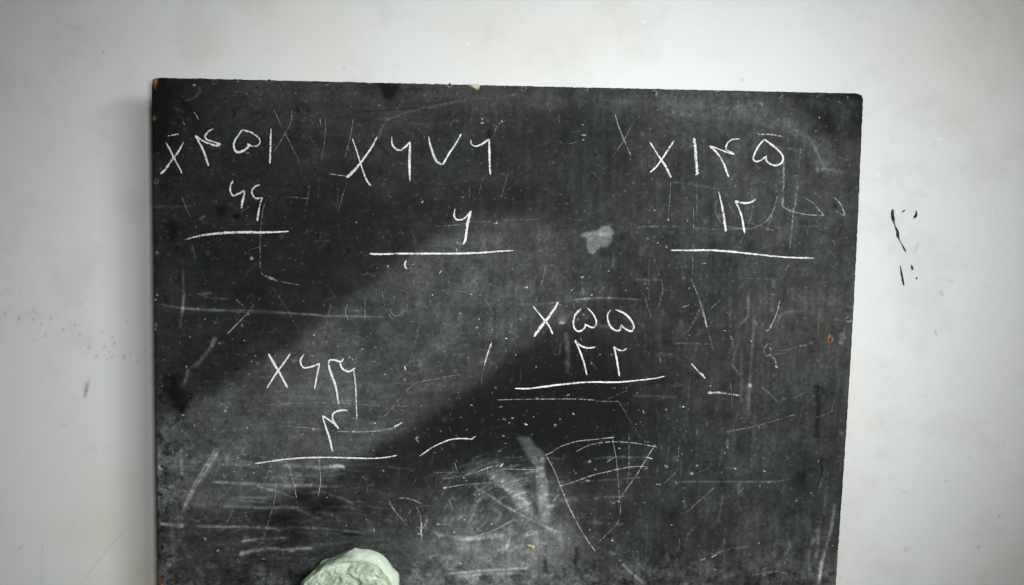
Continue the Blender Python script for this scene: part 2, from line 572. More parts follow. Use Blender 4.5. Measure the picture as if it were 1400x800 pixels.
def thin(pts, ws):
    c = catmull(pts, 3); n = len(c)
    tg = np.gradient(c, axis=0); tg /= np.hypot(tg[:, 0], tg[:, 1])[:, None]
    nr = np.stack([-tg[:, 1], tg[:, 0]], -1)
    w = .84 * np.interp(np.linspace(0, 1, n), np.linspace(0, 1, len(ws)), ws)
    r = random.Random(n)
    a = [c[i] + nr[i] * w[i] * .5 * r.uniform(.6, 1.3) for i in range(n)]
    b = [c[i] - nr[i] * w[i] * .5 * r.uniform(.8, 1.2) for i in range(n)]
    return a + b[::-1]


fleck(wall, thin(W_((284, 266), (283, 300), (290, 335)), [2.2, 4.6, 4.4, 4, 1.8]), 'thick top of a run of black paint')
fleck(wall, thin(W_((289, 333), (298, 360), (308, 385), (312, 410), (318, 430)), [1.4, 1.5, 4.0, 4.6, 1.2]), 'thick middle of a run of black paint')
fleck(wall, thin(W_((318, 428), (330, 450), (345, 478), (356, 498)), [1.2, .8, 2.6, .5]), 'thin tail of a run of black paint')
fleck(wall, thin(W_((333, 281), (350, 269)), [.8, 2.2, 1.4]), 'tiny slanting fleck of black paint')
fleck(wall, thin(W_((411, 272), (414, 292), (400, 313)), [.8, 1.6, 4.2, 1.5]), 'curved fleck of black paint')
fleck(wall, thin(W_((325, 575), (332, 620), (344, 680)), [.9, 2.6, 2.4, 2.4]), 'long straight dash of black paint')
fleck(wall, thin(W_((387, 570), (392, 596)), [1.2, 2.6, 1.6]), 'short dash of black paint')
fleck(wall, thin(W_((413, 635), (416, 648)), [.8, 1.8, 1.0]), 'small dot of black paint')

# ------------------------------------------------------------------ blackboard
board = bpy.data.objects.new('blackboard', None)
COL.objects.link(board)
board.location = (0, BOARD_Y + THICK / 2, ZB)
tag(board, 'worn black wooden chalkboard with five white chalk multiplications, hung on the white wall', 'blackboard')


def child(o, parent=None):
    o.parent = parent or board
    o.matrix_parent_inverse = (parent or board).matrix_world.inverted()


bpy.context.view_layer.update()


NAILS = ((293, 111.5), (368, 110), (446, 113), (533, 115), (615, 115.5), (716, 121), (806.5, 122.5), (894.5, 127), (982, 127.5), (1065.5, 130.5), (1149, 137),
         (214, 248), (221, 638), (1158, 437))


def build_panel():
    nx, nz = 830, 660
    xs = np.linspace(-BW / 2, BW / 2, nx); zs = np.linspace(ZB, ZT, nz)
    X, Z = np.meshgrid(xs, zs)
    cv = Canvas(X, Z, BOARD_Y)
    PX, PY = cv.PX, cv.PY
    sh = X.shape
    fine = fbm(sh, 200, 160, 2)
    mid = fbm(sh, 40, 32, 4)
    vert = fbm(sh, 170, 14, 3)
    hor = fbm(sh, 10, 150, 3)
    low = fbm(sh, 8, 6, 4)
    # board grey at sample spots: chalk film with the light's unevenness painted in
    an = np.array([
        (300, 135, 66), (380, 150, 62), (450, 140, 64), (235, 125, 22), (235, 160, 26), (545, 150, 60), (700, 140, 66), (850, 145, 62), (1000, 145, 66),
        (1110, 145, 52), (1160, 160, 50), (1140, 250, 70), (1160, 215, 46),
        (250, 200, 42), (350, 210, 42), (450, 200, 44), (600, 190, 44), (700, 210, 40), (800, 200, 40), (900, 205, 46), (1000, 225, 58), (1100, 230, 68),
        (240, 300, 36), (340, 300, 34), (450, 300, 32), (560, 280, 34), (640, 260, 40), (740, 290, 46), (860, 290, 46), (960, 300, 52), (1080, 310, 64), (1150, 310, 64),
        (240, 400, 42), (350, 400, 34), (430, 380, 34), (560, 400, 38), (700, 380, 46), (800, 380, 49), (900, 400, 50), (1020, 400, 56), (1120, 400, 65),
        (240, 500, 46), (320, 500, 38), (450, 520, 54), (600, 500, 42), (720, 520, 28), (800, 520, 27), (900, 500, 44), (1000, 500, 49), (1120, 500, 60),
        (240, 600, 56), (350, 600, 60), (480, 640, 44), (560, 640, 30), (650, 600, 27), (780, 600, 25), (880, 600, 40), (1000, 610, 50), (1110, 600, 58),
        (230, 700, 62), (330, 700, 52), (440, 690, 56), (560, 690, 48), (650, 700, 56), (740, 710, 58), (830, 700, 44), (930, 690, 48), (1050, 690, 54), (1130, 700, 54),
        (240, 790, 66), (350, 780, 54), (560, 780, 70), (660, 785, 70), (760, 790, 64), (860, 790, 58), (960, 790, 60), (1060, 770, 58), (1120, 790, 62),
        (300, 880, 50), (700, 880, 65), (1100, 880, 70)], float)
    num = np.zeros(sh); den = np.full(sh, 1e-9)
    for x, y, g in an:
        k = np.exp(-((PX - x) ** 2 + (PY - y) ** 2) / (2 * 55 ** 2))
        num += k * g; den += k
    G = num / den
    # wide pale light band painted into the tone, slanting down to the left
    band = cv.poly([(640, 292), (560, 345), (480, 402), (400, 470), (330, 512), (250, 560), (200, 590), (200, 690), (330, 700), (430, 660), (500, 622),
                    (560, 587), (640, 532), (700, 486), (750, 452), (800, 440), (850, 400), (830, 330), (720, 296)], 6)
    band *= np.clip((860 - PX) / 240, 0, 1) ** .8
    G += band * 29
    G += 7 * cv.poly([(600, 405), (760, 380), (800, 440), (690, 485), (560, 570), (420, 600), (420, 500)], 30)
    streak = np.clip(vert * 1.6 - .3, 0, 1.5)
    hstreak = np.clip(hor * 1.6 - .3, 0, 1.5)
    # cloudiness, vertical wiping on the right, horizontal on the left
    G *= 0.71 + 0.58 * mid
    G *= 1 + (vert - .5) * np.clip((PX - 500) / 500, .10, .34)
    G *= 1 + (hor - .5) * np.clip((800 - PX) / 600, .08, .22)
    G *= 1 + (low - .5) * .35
    # dark scabby left margin, lower half
    scab = np.clip((fbm(sh, 150, 120, 4, .7) - .52) * 6, 0, 1)
    G *= 1 - .72 * scab * np.clip((262 - PX) / 40, 0, 1) * np.clip((PY - 480) / 80, 0, 1)
    G += 12 * np.clip((275 - PX) / 50, 0, 1) * np.clip((PY - 530) / 60, 0, 1)
    G += 26 * np.clip((fbm(sh, 95, 80, 4, .7) - .53) * 6, 0, 1) * np.clip((300 - PX) / 60, 0, 1) * np.clip((PY - 520) / 60, 0, 1)
    # mottled foot of the board
    foot = np.clip((PY - 730) / 60, 0, 1)
    G *= 1 - .42 * foot * np.clip((fbm(sh, 110, 95, 4, .7) - .54) * 7, 0, 1)
    G += 26 * foot * np.clip((fbm(sh, 80, 60, 4, .7) - .52) * 6, 0, 1)
    # erased rims along the top
    for x, y, rx, ry, a in ((222, 130, 20, 28, -26), (214, 170, 12, 40, -16), (531, 127, 9, 14, -48), (536, 117, 12, 8, -30), (1130, 130, 50, 9, -20),
                            (1172, 180, 14, 60, -18), (1125, 170, 14, 20, -14), (560, 122, 26, 5, -16), (232, 240, 12, 20, -10), (236, 318, 10, 14, -20),
                            (302, 290, 8, 8, -26), (240, 545, 14, 22, -26), (250, 565, 7, 14, -30), (320, 720, 60, 6, 4), (400, 716, 20, 16, -14),
                            (420, 676, 18, 12, -22), (380, 706, 14, 10, -26), (455, 695, 22, 10, -24), (485, 730, 14, 6, -26), (1098, 660, 14, 40, -12),
                            (870, 300, 60, 34, 8), (700, 130, 120, 14, 7), (585, 130, 14, 8, 14), (480, 128, 10, 10, 12), (1000, 150, 120, 20, 8), (340, 130, 50, 20, 5),
                            (640, 740, 70, 40, 8), (760, 690, 22, 60, 12), (700, 760, 70, 30, 8)):
        blob(cv, G, x, y, rx, ry, a, 2, (mid - .5) * 1.6)
    # dark part of the reflection, painted in beside the pale band
    G *= 1 - .30 * (.55 + .9 * mid) * cv.poly([(770, 465), (700, 500), (560, 592), (520, 640), (600, 660), (700, 640), (860, 640), (870, 540), (850, 470)], 22)
    # the rag turned the corner top right
    smear(cv, G, [(620, 136), (800, 139), (960, 146), (1060, 158), (1112, 190), (1138, 250), (1146, 330)], 26, 9, .4 + mid, .12)
    smear(cv, G, [(1085, 143), (1128, 160), (1150, 205), (1160, 270)], 13, -15, .4 + mid, .1)
    for k in range(26):
        o_ = rng.random() * 34 - 17
        smear(cv, G, [(660 + rng.random() * 160, 138 + o_ * .6), (900, 142 + o_ * .8), (1050, 156 + o_), (1108 + o_ * .4, 190 + o_ * .3), (1140 - o_ * .5, 260)][rng.integers(0, 2):], 2.2, 2.6, fine * 1.4, .25)
    # dust cloud hanging over the foot, with the arcs of the rag in it
    cloud = cv.poly([(600, 640), (680, 625), (740, 640), (775, 700), (800, 790), (820, 880), (540, 880), (560, 760), (590, 700)], 20)
    G += cloud * (14 + 30 * (mid - .4))
    G += 7 * cv.poly([(800, 880), (880, 770), (1000, 745), (1150, 740), (1150, 880)], 26) * (.4 + 1.2 * mid)
    G += 16 * cv.poly([(530, 880), (545, 750), (600, 720), (780, 730), (860, 880)], 22) * (.3 + 1.3 * mid)
    for k in range(150):
        a0 = rng.random() * 1.5 + .1
        R0 = 20 + rng.random() * 150
        cx_, cy_ = 740 + rng.normal() * 16, 760 + rng.normal() * 14
        sw = .12 + rng.random() * .35
        p_ = [(cx_ - R0 * math.cos(a0 + sw * t_), cy_ - R0 * .9 * math.sin(a0 + sw * t_)) for t_ in (0, .35, .7, 1)]
        smear(cv, G, p_, .9 + rng.random() * 2.2, 8 + rng.random() * 22, fine * 1.7, .25)
    for k in range(150):
        x_, y_ = 225 + rng.random() * 300, 625 + rng.random() * 150
        L_ = 14 + rng.random() * 60
        b_ = rng.normal() * 4
        smear(cv, G, [(x_, y_), (x_ + L_ * .5, y_ + b_ + rng.normal() * 1.5), (x_ + L_, y_ + b_ * 1.6)], .8 + rng.random() * 2.0, 5 + rng.random() * 16, fine * 1.7, .25)
    for k in range(110):
        x_, y_ = 880 + rng.random() * 265, 420 + rng.random() * 370
        L_ = 12 + rng.random() * 70
        smear(cv, G, [(x_, y_), (x_ + rng.normal() * 2, y_ + L_ * .5), (x_ + rng.normal() * 3 - L_ * .05, y_ + L_)], .8 + rng.random() * 2.0, 3 + rng.random() * 11, fine * 1.7, .25)
    # swipes of wet chalk at the foot
    wet = np.clip(.55 + mid * .8, 0, 1.3)
    s1 = cv.poly(S(460, 600, (985, -10), (1060, -10), (1090, 40), (1138, 75), (1140, 180), (1155, 240), (1160, 330), (1180, 400), (1160, 465), (1110, 460), (1098, 300), (1085, 150), (1040, 90)), 1.3)
    s2 = cv.poly(S(460, 600, (700, 140), (760, 118), (880, 112), (940, 175), (1015, 255), (1070, 370), (1095, 440), (1040, 420), (1000, 380), (960, 330), (890, 250), (820, 200), (720, 195)), 1.6)
    s3 = cv.poly(S(460, 600, (900, 300), (1000, 300), (1060, 350), (1085, 430), (1020, 410)), 1.4)
    G += (s1 * 48 + s2 * 36 + s3 * 16) * wet
    s4 = cv.poly(S(760, 250, (130, 292), (165, 268), (228, 263), (250, 236), (292, 234), (318, 268), (305, 322), (280, 352), (243, 350), (212, 384), (182, 390), (166, 350), (168, 300)), 1.0)
    G += s4 * (60 + 40 * (mid - .3)); blob(cv, G, 823, 320, 4, 3.5, 30)
    # sweeping strokes of the rag fanning out from the foot
    for pts, w, a in (
            (S(460, 600, (740, 250), (860, 330), (960, 390), (1090, 455), (1230, 520)), 3, 26),
            (S(460, 600, (830, 300), (930, 370), (1040, 430)), 3, 18), (S(460, 600, (700, 255), (860, 240), (960, 290), (1060, 360)), 3, 22),
            (S(460, 600, (520, 510), (640, 540), (760, 545), (880, 520)), 5, 22), (S(460, 600, (640, 570), (760, 540), (920, 530)), 6, 26),
            (S(460, 600, (900, 480), (960, 500), (930, 600), (870, 610)), 4, 22), (S(460, 600, (1020, 460), (1090, 520), (1100, 620)), 8, 14),
            (S(460, 600, (1150, 470), (1220, 540), (1240, 600)), 6, 20), (S(460, 600, (1160, 380), (1250, 330), (1330, 330)), 5, 16),
            (S(460, 600, (1180, 350), (1220, 300)), 2, 36), (S(460, 600, (1130, 400), (1210, 440), (1230, 560)), 10, 12),
            (S(460, 600, (590, 740), (700, 730), (900, 715), (1060, 705)), 3, 38), (S(460, 600, (640, 755), (860, 735), (1060, 740)), 3, 26),
            (S(460, 600, (540, 480), (700, 420), (850, 410)), 5, 10), (S(460, 600, (500, 200), (680, 190), (900, 190)), 12, 10),
            (S(460, 600, (820, 350), (910, 420)), 3, 18), (S(460, 600, (560, 560), (650, 590), (760, 600)), 6, 14),
            (S(190, 600, (435, 45), (380, 130), (310, 250), (235, 400)), 5.5, 24), (S(190, 600, (445, 50), (390, 140), (320, 250), (240, 395)), 1.4, 22), (S(190, 600, (425, 45), (372, 130), (300, 250), (232, 400)), 1.4, 22), (S(190, 600, (440, 60), (400, 140), (350, 220)), 4, 20),
            (S(190, 600, (370, 238), (500, 240), (700, 250), (900, 258), (1120, 262)), 3.6, 34), (S(190, 600, (400, 234), (520, 240)), 3, 26),
            (S(190, 600, (450, 370), (700, 376), (900, 380)), 3.2, 30), (S(190, 600, (530, 318), (700, 320)), 2.5, 20),
            (S(190, 600, (640, 255), (760, 290), (860, 325)), 2.4, 26), (S(190, 600, (760, 365), (830, 365), (920, 410), (1000, 440)), 3.5, 24),
            (S(190, 600, (300, 478), (430, 480), (600, 483), (740, 490), (780, 505)), 3.4, 50), (S(190, 600, (770, 500), (830, 482), (1000, 490), (1210, 512)), 3, 26),
            (S(190, 600, (110, 465), (170, 470), (250, 480)), 4.5, 34), (S(190, 600, (110, 462), (150, 466)), 3.5, 50),
            (S(190, 600, (560, 560), (650, 548), (820, 540)), 3.4, 38), (S(190, 600, (550, 630), (610, 615), (690, 598), (820, 606), (960, 596)), 4.0, 52),
            (S(190, 600, (550, 630), (575, 625)), 6, 44), (S(190, 600, (770, 540), (815, 545), (820, 585), (780, 580)), 2, 22),
            (S(190, 600, (470, 130), (560, 132), (640, 140)), 6, 22), (S(190, 600, (780, 145), (960, 155), (1130, 158)), 4, 30),
            (S(190, 600, (1040, 150), (1090, 145), (1130, 158)), 4, 66), (S(190, 600, (820, 195), (1000, 205), (1140, 190)), 4, 20),
            (S(190, 600, (880, 300), (1000, 290), (1120, 330), (1180, 360)), 3, 20), (S(190, 600, (1000, 380), (1150, 370)), 3, 16),
            (S(190, 600, (940, 400), (1080, 420), (1100, 470)), 3, 16), (S(190, 600, (160, 700), (200, 600), (170, 500)), 8, 18),
            (S(190, 600, (850, 590), (1000, 580), (1160, 560)), 5, 14), (S(190, 600, (580, 390), (590, 440), (640, 470)), 3, 20),
            (S(190, 600, (230, 50), (235, 200)), 4, 22),
            (S(190, 400, (425, 235), (400, 290), (330, 380), (265, 430), (245, 515)), 5, 32), (S(190, 400, (415, 240), (395, 295)), 4, 18),
            (S(190, 400, (90, 60), (250, 88), (480, 97), (700, 100), (900, 118), (1020, 128), (1200, 131), (1400, 135)), 2.0, 30),
            (S(190, 400, (240, 84), (390, 98), (480, 96)), 3.6, 22), (S(190, 400, (480, 105), (700, 110), (1000, 122)), 1.8, 20),
            (S(190, 400, (250, 0), (235, 100), (225, 200)), 3, 26), (S(190, 230, (240, 560), (245, 680), (240, 800)), 3, 24), (S(190, 230, (235, 580), (245, 640)), 2, 14),
            (S(190, 230, (330, 285), (360, 255)), 3.5, 30), (S(190, 230, (290, 420), (310, 520)), 3, 16), (S(190, 230, (75, 210), (300, 208)), 2.5, 14),
            (S(190, 230, (320, 690), (400, 680)), 2.5, 36), (S(190, 230, (330, 690), (390, 710), (500, 715)), 2, 22),
            (S(190, 90, (240, 160), (250, 190), (300, 180), (335, 140), (330, 110)), 2.6, 26), (S(190, 90, (190, 230), (240, 250), (265, 240)), 3, 16),
            (S(460, 90, (240, 310), (400, 250), (560, 210), (700, 190)), 2.5, 16), (S(460, 90, (300, 300), (480, 320), (700, 300)), 3, 10), (S(460, 90, (500, 235), (560, 215), (640, 205)), 3, 18),
            (S(690, 400, (335, 210), (345, 330), (345, 450)), 6, 28), (S(690, 400, (305, 280), (300, 340)), 3, 26), (S(690, 400, (310, 130), (330, 165)), 9, 22), (S(690, 400, (295, 165), (330, 168)), 3, 60),
            (S(690, 400, (60, 65), (200, 62), (440, 35), (600, 28), (760, 40)), 2, 22), (S(690, 400, (480, 180), (600, 190)), 4, 14),
            (S(690, 400, (820, 340), (920, 340), (970, 370)), 5, 12), (S(690, 400, (700, 565), (950, 570)), 2.5, 18), (S(690, 400, (900, 510), (990, 505)), 2.5, 16),
            (S(900, 400, (525, 120), (510, 350), (497, 500), (495, 690)), 4, 20), (S(900, 400, (455, 290), (452, 460), (453, 610)), 3, 18), (S(900, 400, (390, 20), (390, 200)), 2.5, 16),
            (S(900, 400, (500, 490), (502, 520)), 4, 40), (S(900, 400, (490, 0), (490, 130), (445, 180)), 2.5, 16), (S(900, 400, (620, 0), (620, 110)), 4, 14), (S(900, 400, (960, 140), (975, 150)), 4, 24),
            (S(900, 400, (975, 235), (1000, 230), (985, 285)), 6, 32), (S(900, 400, (1010, 180), (1005, 240)), 3, 20), (S(900, 400, (650, 170), (660, 130), (700, 105), (800, 100)), 3, 18),
            (S(900, 400, (400, 260), (415, 310), (405, 400), (450, 460)), 2.5, 22), (S(900, 400, (560, 515), (600, 545), (655, 605)), 2.6, 28), (S(900, 400, (655, 590), (740, 575), (800, 545)), 2, 18), (S(900, 400, (600, 340), (700, 330)), 1.8, 16),
            (S(900, 600, (965, 340), (945, 480), (905, 640), (875, 800)), 3.6, 40), (S(900, 600, (900, 600), (885, 700), (880, 800)), 5, 26), (S(900, 600, (875, 470), (870, 600), (860, 660)), 4, 24),
            (S(900, 600, (850, 540), (830, 600), (820, 680), (840, 780)), 5, 26), (S(900, 600, (880, 200), (880, 300)), 2.5, 20), (S(900, 600, (910, 270), (905, 420)), 4, 14),
            (S(900, 600, (700, 510), (720, 590), (690, 640)), 3, 22), (S(900, 600, (510, 745), (640, 725), (720, 740)), 3, 26), (S(900, 600, (640, 700), (700, 690)), 10, 14), (S(900, 600, (160, 690), (400, 690)), 10, 10),
            (S(900, 600, (100, 235), (480, 235), (640, 235), (740, 215)), 2.0, 26), (S(900, 600, (280, 635), (400, 600), (500, 590)), 2.2, 24), (S(900, 600, (355, 310), (325, 460)), 3.5, 18), (S(900, 600, (440, 240), (455, 320)), 5, 18), (S(900, 600, (360, 540), (360, 740)), 3.5, 16), (S(900, 600, (520, 800), (540, 740)), 3, 20),
            (S(690, 600, (640, 680), (700, 740), (760, 790)), 3, 36), (S(690, 600, (570, 610), (600, 640)), 5, 22), (S(690, 600, (450, 455), (540, 460)), 4, 22), (S(690, 600, (540, 320), (660, 315)), 2, 20), (S(690, 600, (400, 240), (450, 232), (560, 225), (760, 210)), 2, 22), (S(690, 600, (480, 110), (600, 100), (780, 102)), 2.4, 26),
            (S(960, 250, (200, 520), (400, 525)), 1.6, 18), (S(960, 250, (395, 530), (385, 575)), 4, 22), (S(960, 250, (320, 340), (410, 340)), 5, 10), (S(760, 250, (470, 350), (475, 400)), 6, 16), (S(760, 250, (80, 640), (220, 628), (480, 640)), 2, 20), (S(760, 250, (430, 530), (580, 530)), 2, 20),
            (S(960, 90, (400, 440), (440, 460), (530, 460)), 3, 18), (S(960, 90, (640, 560), (720, 570), (780, 590)), 3, 16), (S(960, 90, (625, 550), (632, 600)), 2, 26),
            (S(960, 90, (320, 215), (330, 205)), 5, 26), (S(960, 90, (790, 175), (845, 220)), 8, 12), (S(960, 90, (160, 155), (200, 160)), 4, 18)):
        smear(cv, G, pts, w, a * 1.45, np.clip(.30 + .6 * fine + .8 * (mid - .2), 0, 1.5), .06, 1.3)
    # dark runs where the paint was touched up
    for pts, w, a in ((S(690, 400, (608, 410), (600, 560), (588, 720)), 4.5, -26), (S(690, 400, (345, 560), (350, 780)), 4, -12), (S(900, 400, (855, 510), (872, 600), (862, 700), (856, 800)), 7, -26),
                      (S(900, 400, (845, 512), (890, 525), (900, 560)), 4, -26), (S(900, 600, (885, 105), (890, 180), (870, 260)), 2.5, -28), (S(900, 600, (885, 105), (920, 130)), 2, -28),
                      (S(190, 90, (245, 170), (258, 240)), 5, -26), (S(190, 90, (95, 100), (100, 330)), 10, -14), (S(460, 90, (235, 430), (295, 500)), 2, -26), (S(460, 90, (90, 255), (400, 235), (560, 245)), 1.6, -18),
                      (S(190, 230, (145, 695), (140, 725), (155, 730), (162, 700)), 1.6, -34), (S(190, 400, (155, 545), (185, 555), (200, 545)), 2.4, -34), (S(190, 400, (265, 560), (290, 555), (285, 595), (268, 600), (270, 575), (290, 575)), 1.6, -34),
                      (S(190, 600, (385, 0), (410, 40)), 5, -20), (S(690, 600, (395, 590), (385, 690)), 5, -34), (S(690, 600, (215, 640), (225, 740)), 5, -26), (S(690, 600, (575, 10), (580, 40)), 4, -40),
                      (S(900, 600, (660, 440), (760, 380), (860, 430)), 8, -12), (S(900, 600, (60, 650), (80, 640)), 6, -26), (S(900, 600, (120, 600), (140, 590)), 5, -26), (S(900, 600, (0, 630), (40, 630)), 6, -20), (S(900, 600, (780, 240), (800, 190)), 6, -12)):
        smear(cv, G, pts, w, a, np.clip(.3 + mid * 1.2, 0, 1.2), .04)
    # many fine stray scratches and wipe hairs
    r = random.Random(21)
    for i in range(620):
        x, y = r.uniform(215, 1160), r.uniform(120, 800)
        if x > 700:
            t = math.pi / 2 + r.gauss(0, .35) if r.random() < .7 else r.uniform(0, 3.14)
        else:
            t = r.gauss(0, .3) if r.random() < .45 else r.uniform(0, 3.14)
        L = r.uniform(5, 34)
        bend = r.gauss(0, .25)
        p = [(x, y), (x + L * .5 * math.cos(t), y + L * .5 * math.sin(t)), (x + L * .5 * (math.cos(t) + math.cos(t + bend)), y + L * .5 * (math.sin(t) + math.sin(t + bend)))]
        smear(cv, G, p, r.uniform(.8, 1.8), r.uniform(6, 26) * (1 if r.random() < .8 else -.7), fine * 1.6, .2)
    for i in range(240):
        x, y = r.uniform(215, 1160), r.uniform(120, 800)
        s = r.uniform(1.2, 3.4)
        k = (np.abs(PX - x) < 12) & (np.abs(PY - y) < 12)
        G[k] += r.choice((14, 22, 30, -18, -26)) * np.exp(-(((PX[k] - x) / s) ** 2 + ((PY[k] - y) / (s * r.uniform(.7, 1.5))) ** 2))
    G *= 0.84 + .32 * fine
    # grit: single grains of chalk caught in the paint, and pin holes
    grit = blur((rng.random(sh) > .993) * rng.random(sh) ** 1.6, .55)
    G += grit * 145
    G -= blur((rng.random(sh) > .997) * rng.random(sh), .7) * 90
    # bright worn rims round the sunk nails
    for x, y in NAILS:
        k = (np.abs(PX - x) < 9) & (np.abs(PY - y) < 9)
        d = np.hypot(PX[k] - x, PY[k] - y)
        G[k] += 70 * np.exp(-((d - 3.0) / 1.1) ** 2) * np.clip(fine[k] * 2.6 - .7, 0, 1.4)
        G[k] -= 60 * np.exp(-(d / 1.6) ** 2)
    G = np.clip(G, 13, 190)
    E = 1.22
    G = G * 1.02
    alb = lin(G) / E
    dust_and_light = np.clip((alb - 0.0065) / 0.58, 0.0, 1)  # chalk coverage, also carrying the painted light and dark bands
    # bare wood where corners and edge have been knocked
    wood = np.zeros(sh)
    for x, y, rx, ry, a in ((210, 111, 4.5, 6.5, 1.6), (1174, 122, 4, 3, 1.0), (212, 446, 2.4, 3.2, 1.5), (1133, 463, 3.4, 4.6, 1.5), (220, 797, 3, 4, 1.2), (211, 162, 2, 3, .6)):
        blob(cv, wood, x, y, rx, ry, a, 3, (fine - .5) * 1.4)
    hole = (np.abs(PX - 1133.4) < 1.0) & (np.abs(PY - 463.5) < 2.6)
    wood[hole] = 0; dust_and_light[hole] = 0
    edge_chip = np.clip((fbm(sh, 300, 240, 2) - .57) * 9, 0, 1)
    near_edge = np.maximum(np.exp(-((X + BW / 2) / .0025) ** 2), np.exp(-((ZT - Z) / .0022) ** 2))
    wood = np.clip(wood + .18 * edge_chip * near_edge, 0, 1)
    # relief: slightly wavy sheet, gouge beside the double six
    yy = (low - .5) * 0.0004
    g = np.exp(-(np.hypot((PX - 322) / 4.2, (PY - 297) / 3.4) + (fine - .5)) ** 3)
    yy = yy + g * 0.005
    dust_and_light *= 1 - np.clip(g * 1.3, 0, 1)
    # outline: knocked corners and ragged saw cut
    Xo, Zo = X.copy(), Z.copy()
    rt = random.Random(5)
    def ragged(n, a, b):
        s = np.array([rt.gauss(0, 1) for _ in range(n)])
        k = np.convolve(s, np.ones(5) / 5, 'same')
        return k * a + np.array([rt.gauss(0, 1) for _ in range(n)]) * b
    rr = ragged(nz, .0005, .0003); Xo[:, -1] += rr; Xo[:, -2] += rr * .6
    bow = 0.004 * np.sin(np.pi * np.clip((Z - 0.9) / (ZT - 0.9), 0, 1))        # the saw wandered outward half way down
    Xo += bow * np.clip(X / (BW / 2), 0, 1) ** 6
    lf = ragged(nz, .0004, .0002); Xo[:, 0] += lf
    tp = ragged(nx, .0005, .0002); Zo[-1, :] += tp
    for sx in (-1, 1):
        for (i0, i1) in ((0, 1),):
            d = np.hypot((np.abs(X - sx * BW / 2)) / .014, (ZT - Z) / .012)
            k = np.clip(1 - d, 0, 1)
            Xo -= sx * k * .0022
            Zo -= k * .0022
    yy = yy + 0.0018 * np.exp(-(BW / 2 - np.abs(X)) / .0016) + 0.0014 * np.exp(-(ZT - Z) / .0014)
    front = np.stack([Xo, BOARD_Y + yy, Zo], -1).reshape(-1, 3)
    i = np.arange(nz * nx).reshape(nz, nx)
    q = np.stack([i[:-1, :-1], i[:-1, 1:], i[1:, 1:], i[1:, :-1]], -1).reshape(-1, 4)
    loop = np.concatenate([i[0, :-1], i[:-1, -1], i[-1, :0:-1], i[:0:-1, 0]])
    back = front[loop].copy(); back[:, 1] = BOARD_Y + THICK
    nb = len(loop); base = nz * nx
    bi = np.arange(nb) + base
    side = np.stack([loop, bi, np.roll(bi, -1), np.roll(loop, -1)], -1)
    co = np.concatenate([front, back])
    co -= np.array(board.location)[None, :]
    me = quad_mesh('panel', co, np.concatenate([q, side]), [bi[::-1]])
    sd = np.clip(rng.random(nb) * .06, 0, .06)
    attr(me, 'dust_and_light', np.concatenate([dust_and_light.reshape(-1), sd]))
    attr(me, 'wood', np.concatenate([wood.reshape(-1), np.clip(rng.random(nb) * 1.5 - 1.2, 0, .3)]))
    me.polygons.foreach_set('use_smooth', [k < len(q) for k in range(len(me.polygons))])
    me.materials.append(M_BOARD)
    o = bpy.data.objects.new('panel', me)
    COL.objects.link(o)
    o.parent = board
    return o


panel = build_panel()
bpy.context.view_layer.update()


class Holder:
    """strokes are modelled in world coordinates and then hung on the panel"""


def chalk(name, strokes, label=None, cover=0.87, density=0.97, mat=None):
    o = stroke(name, strokes, panel, label, cover, density, None, mat)
    o.matrix_parent_inverse = panel.matrix_world.inverted()
    return o


A, B, C_, D_ = (190, 90), (460, 90), (760, 90), (960, 90)
E_, F_, G_, H_ = (190, 230), (460, 250), (760, 250), (960, 250)
I_, J_, K_, L_ = (190, 400), (460, 400), (690, 400), (900, 400)
M_, N_, O_, P_ = (190, 600), (460, 600), (690, 600), (900, 600)


def s(o, *pts):
    return S(o[0], o[1], *pts)


# --- first sum, upper left
chalk('multiplication_sign', [(s(A, (148, 420), (175, 470), (200, 520), (222, 560), (236, 592)), [3, 3.2, 3, 2.2]),
                              (s(A, (243, 418), (215, 470), (180, 515), (145, 565), (118, 592)), [2.6, 3, 4, 4.2, 4])], 'chalk cross of the sum over a double six', .86)
chalk('chalk_numeral', [(s(A, (407, 345), (380, 360), (362, 385), (375, 405), (420, 420), (443, 428), (430, 437), (390, 428), (345, 408), (307, 380)), [2.6, 3, 3, 3.8, 3, 3]),
                        (s(A, (307, 380), (330, 420), (355, 470), (372, 520), (380, 548)), [3, 3.6, 3.4, 3.6])], 'numeral four in white chalk')
chalk('chalk_numeral', [(s(A, (565, 350), (540, 385), (520, 420), (522, 455), (540, 473), (575, 462), (600, 440), (592, 425)), [2.6, 2.8, 4, 3.6, 3]),
                        (s(A, (592, 425), (620, 440), (650, 436), (662, 415), (650, 390), (615, 365), (565, 350)), [2.4, 3, 2.8, 2.6])], 'heart-shaped numeral five in white chalk')
chalk('chalk_numeral', [(s(A, (722, 343), (720, 400), (718, 470), (716, 535)), [2, 2.6, 3.2, 3.2])], 'numeral one in white chalk')
chalk('chalk_numeral', [(s(A, (515, 628), (500, 660), (502, 690), (515, 710), (545, 700), (577, 682)), [2.4, 2.8, 3, 2.8]),
                        (s(A, (577, 682), (570, 730), (558, 780)), [3, 4.4, 4.2])], 'numeral six in white chalk, left of a pair')
chalk('chalk_numeral', [(s(E_, (660, 90), (630, 105), (617, 130), (630, 158), (650, 166), (674, 160)), [2.2, 2.6, 3, 2.6]),
                        (s(E_, (674, 160), (660, 210), (652, 250), (647, 290)), [3, 3, 3.2])], 'numeral six in white chalk, right of a pair')
chalk('sum_line', [(s(E_, (250, 392), (330, 370), (430, 357), (540, 351), (680, 351), (820, 346)), [2, 3, 3.8, 4, 4, 3.2, 2])], 'chalk line under the double six', .84)
chalk('chalk_tick', [(s(A, (155, 385), (216, 373)), 2)], None, .78, .85)
chalk('chalk_tick', [(s(A, (238, 290), (250, 330), (268, 385)), 1.5)], None, .55, .7)
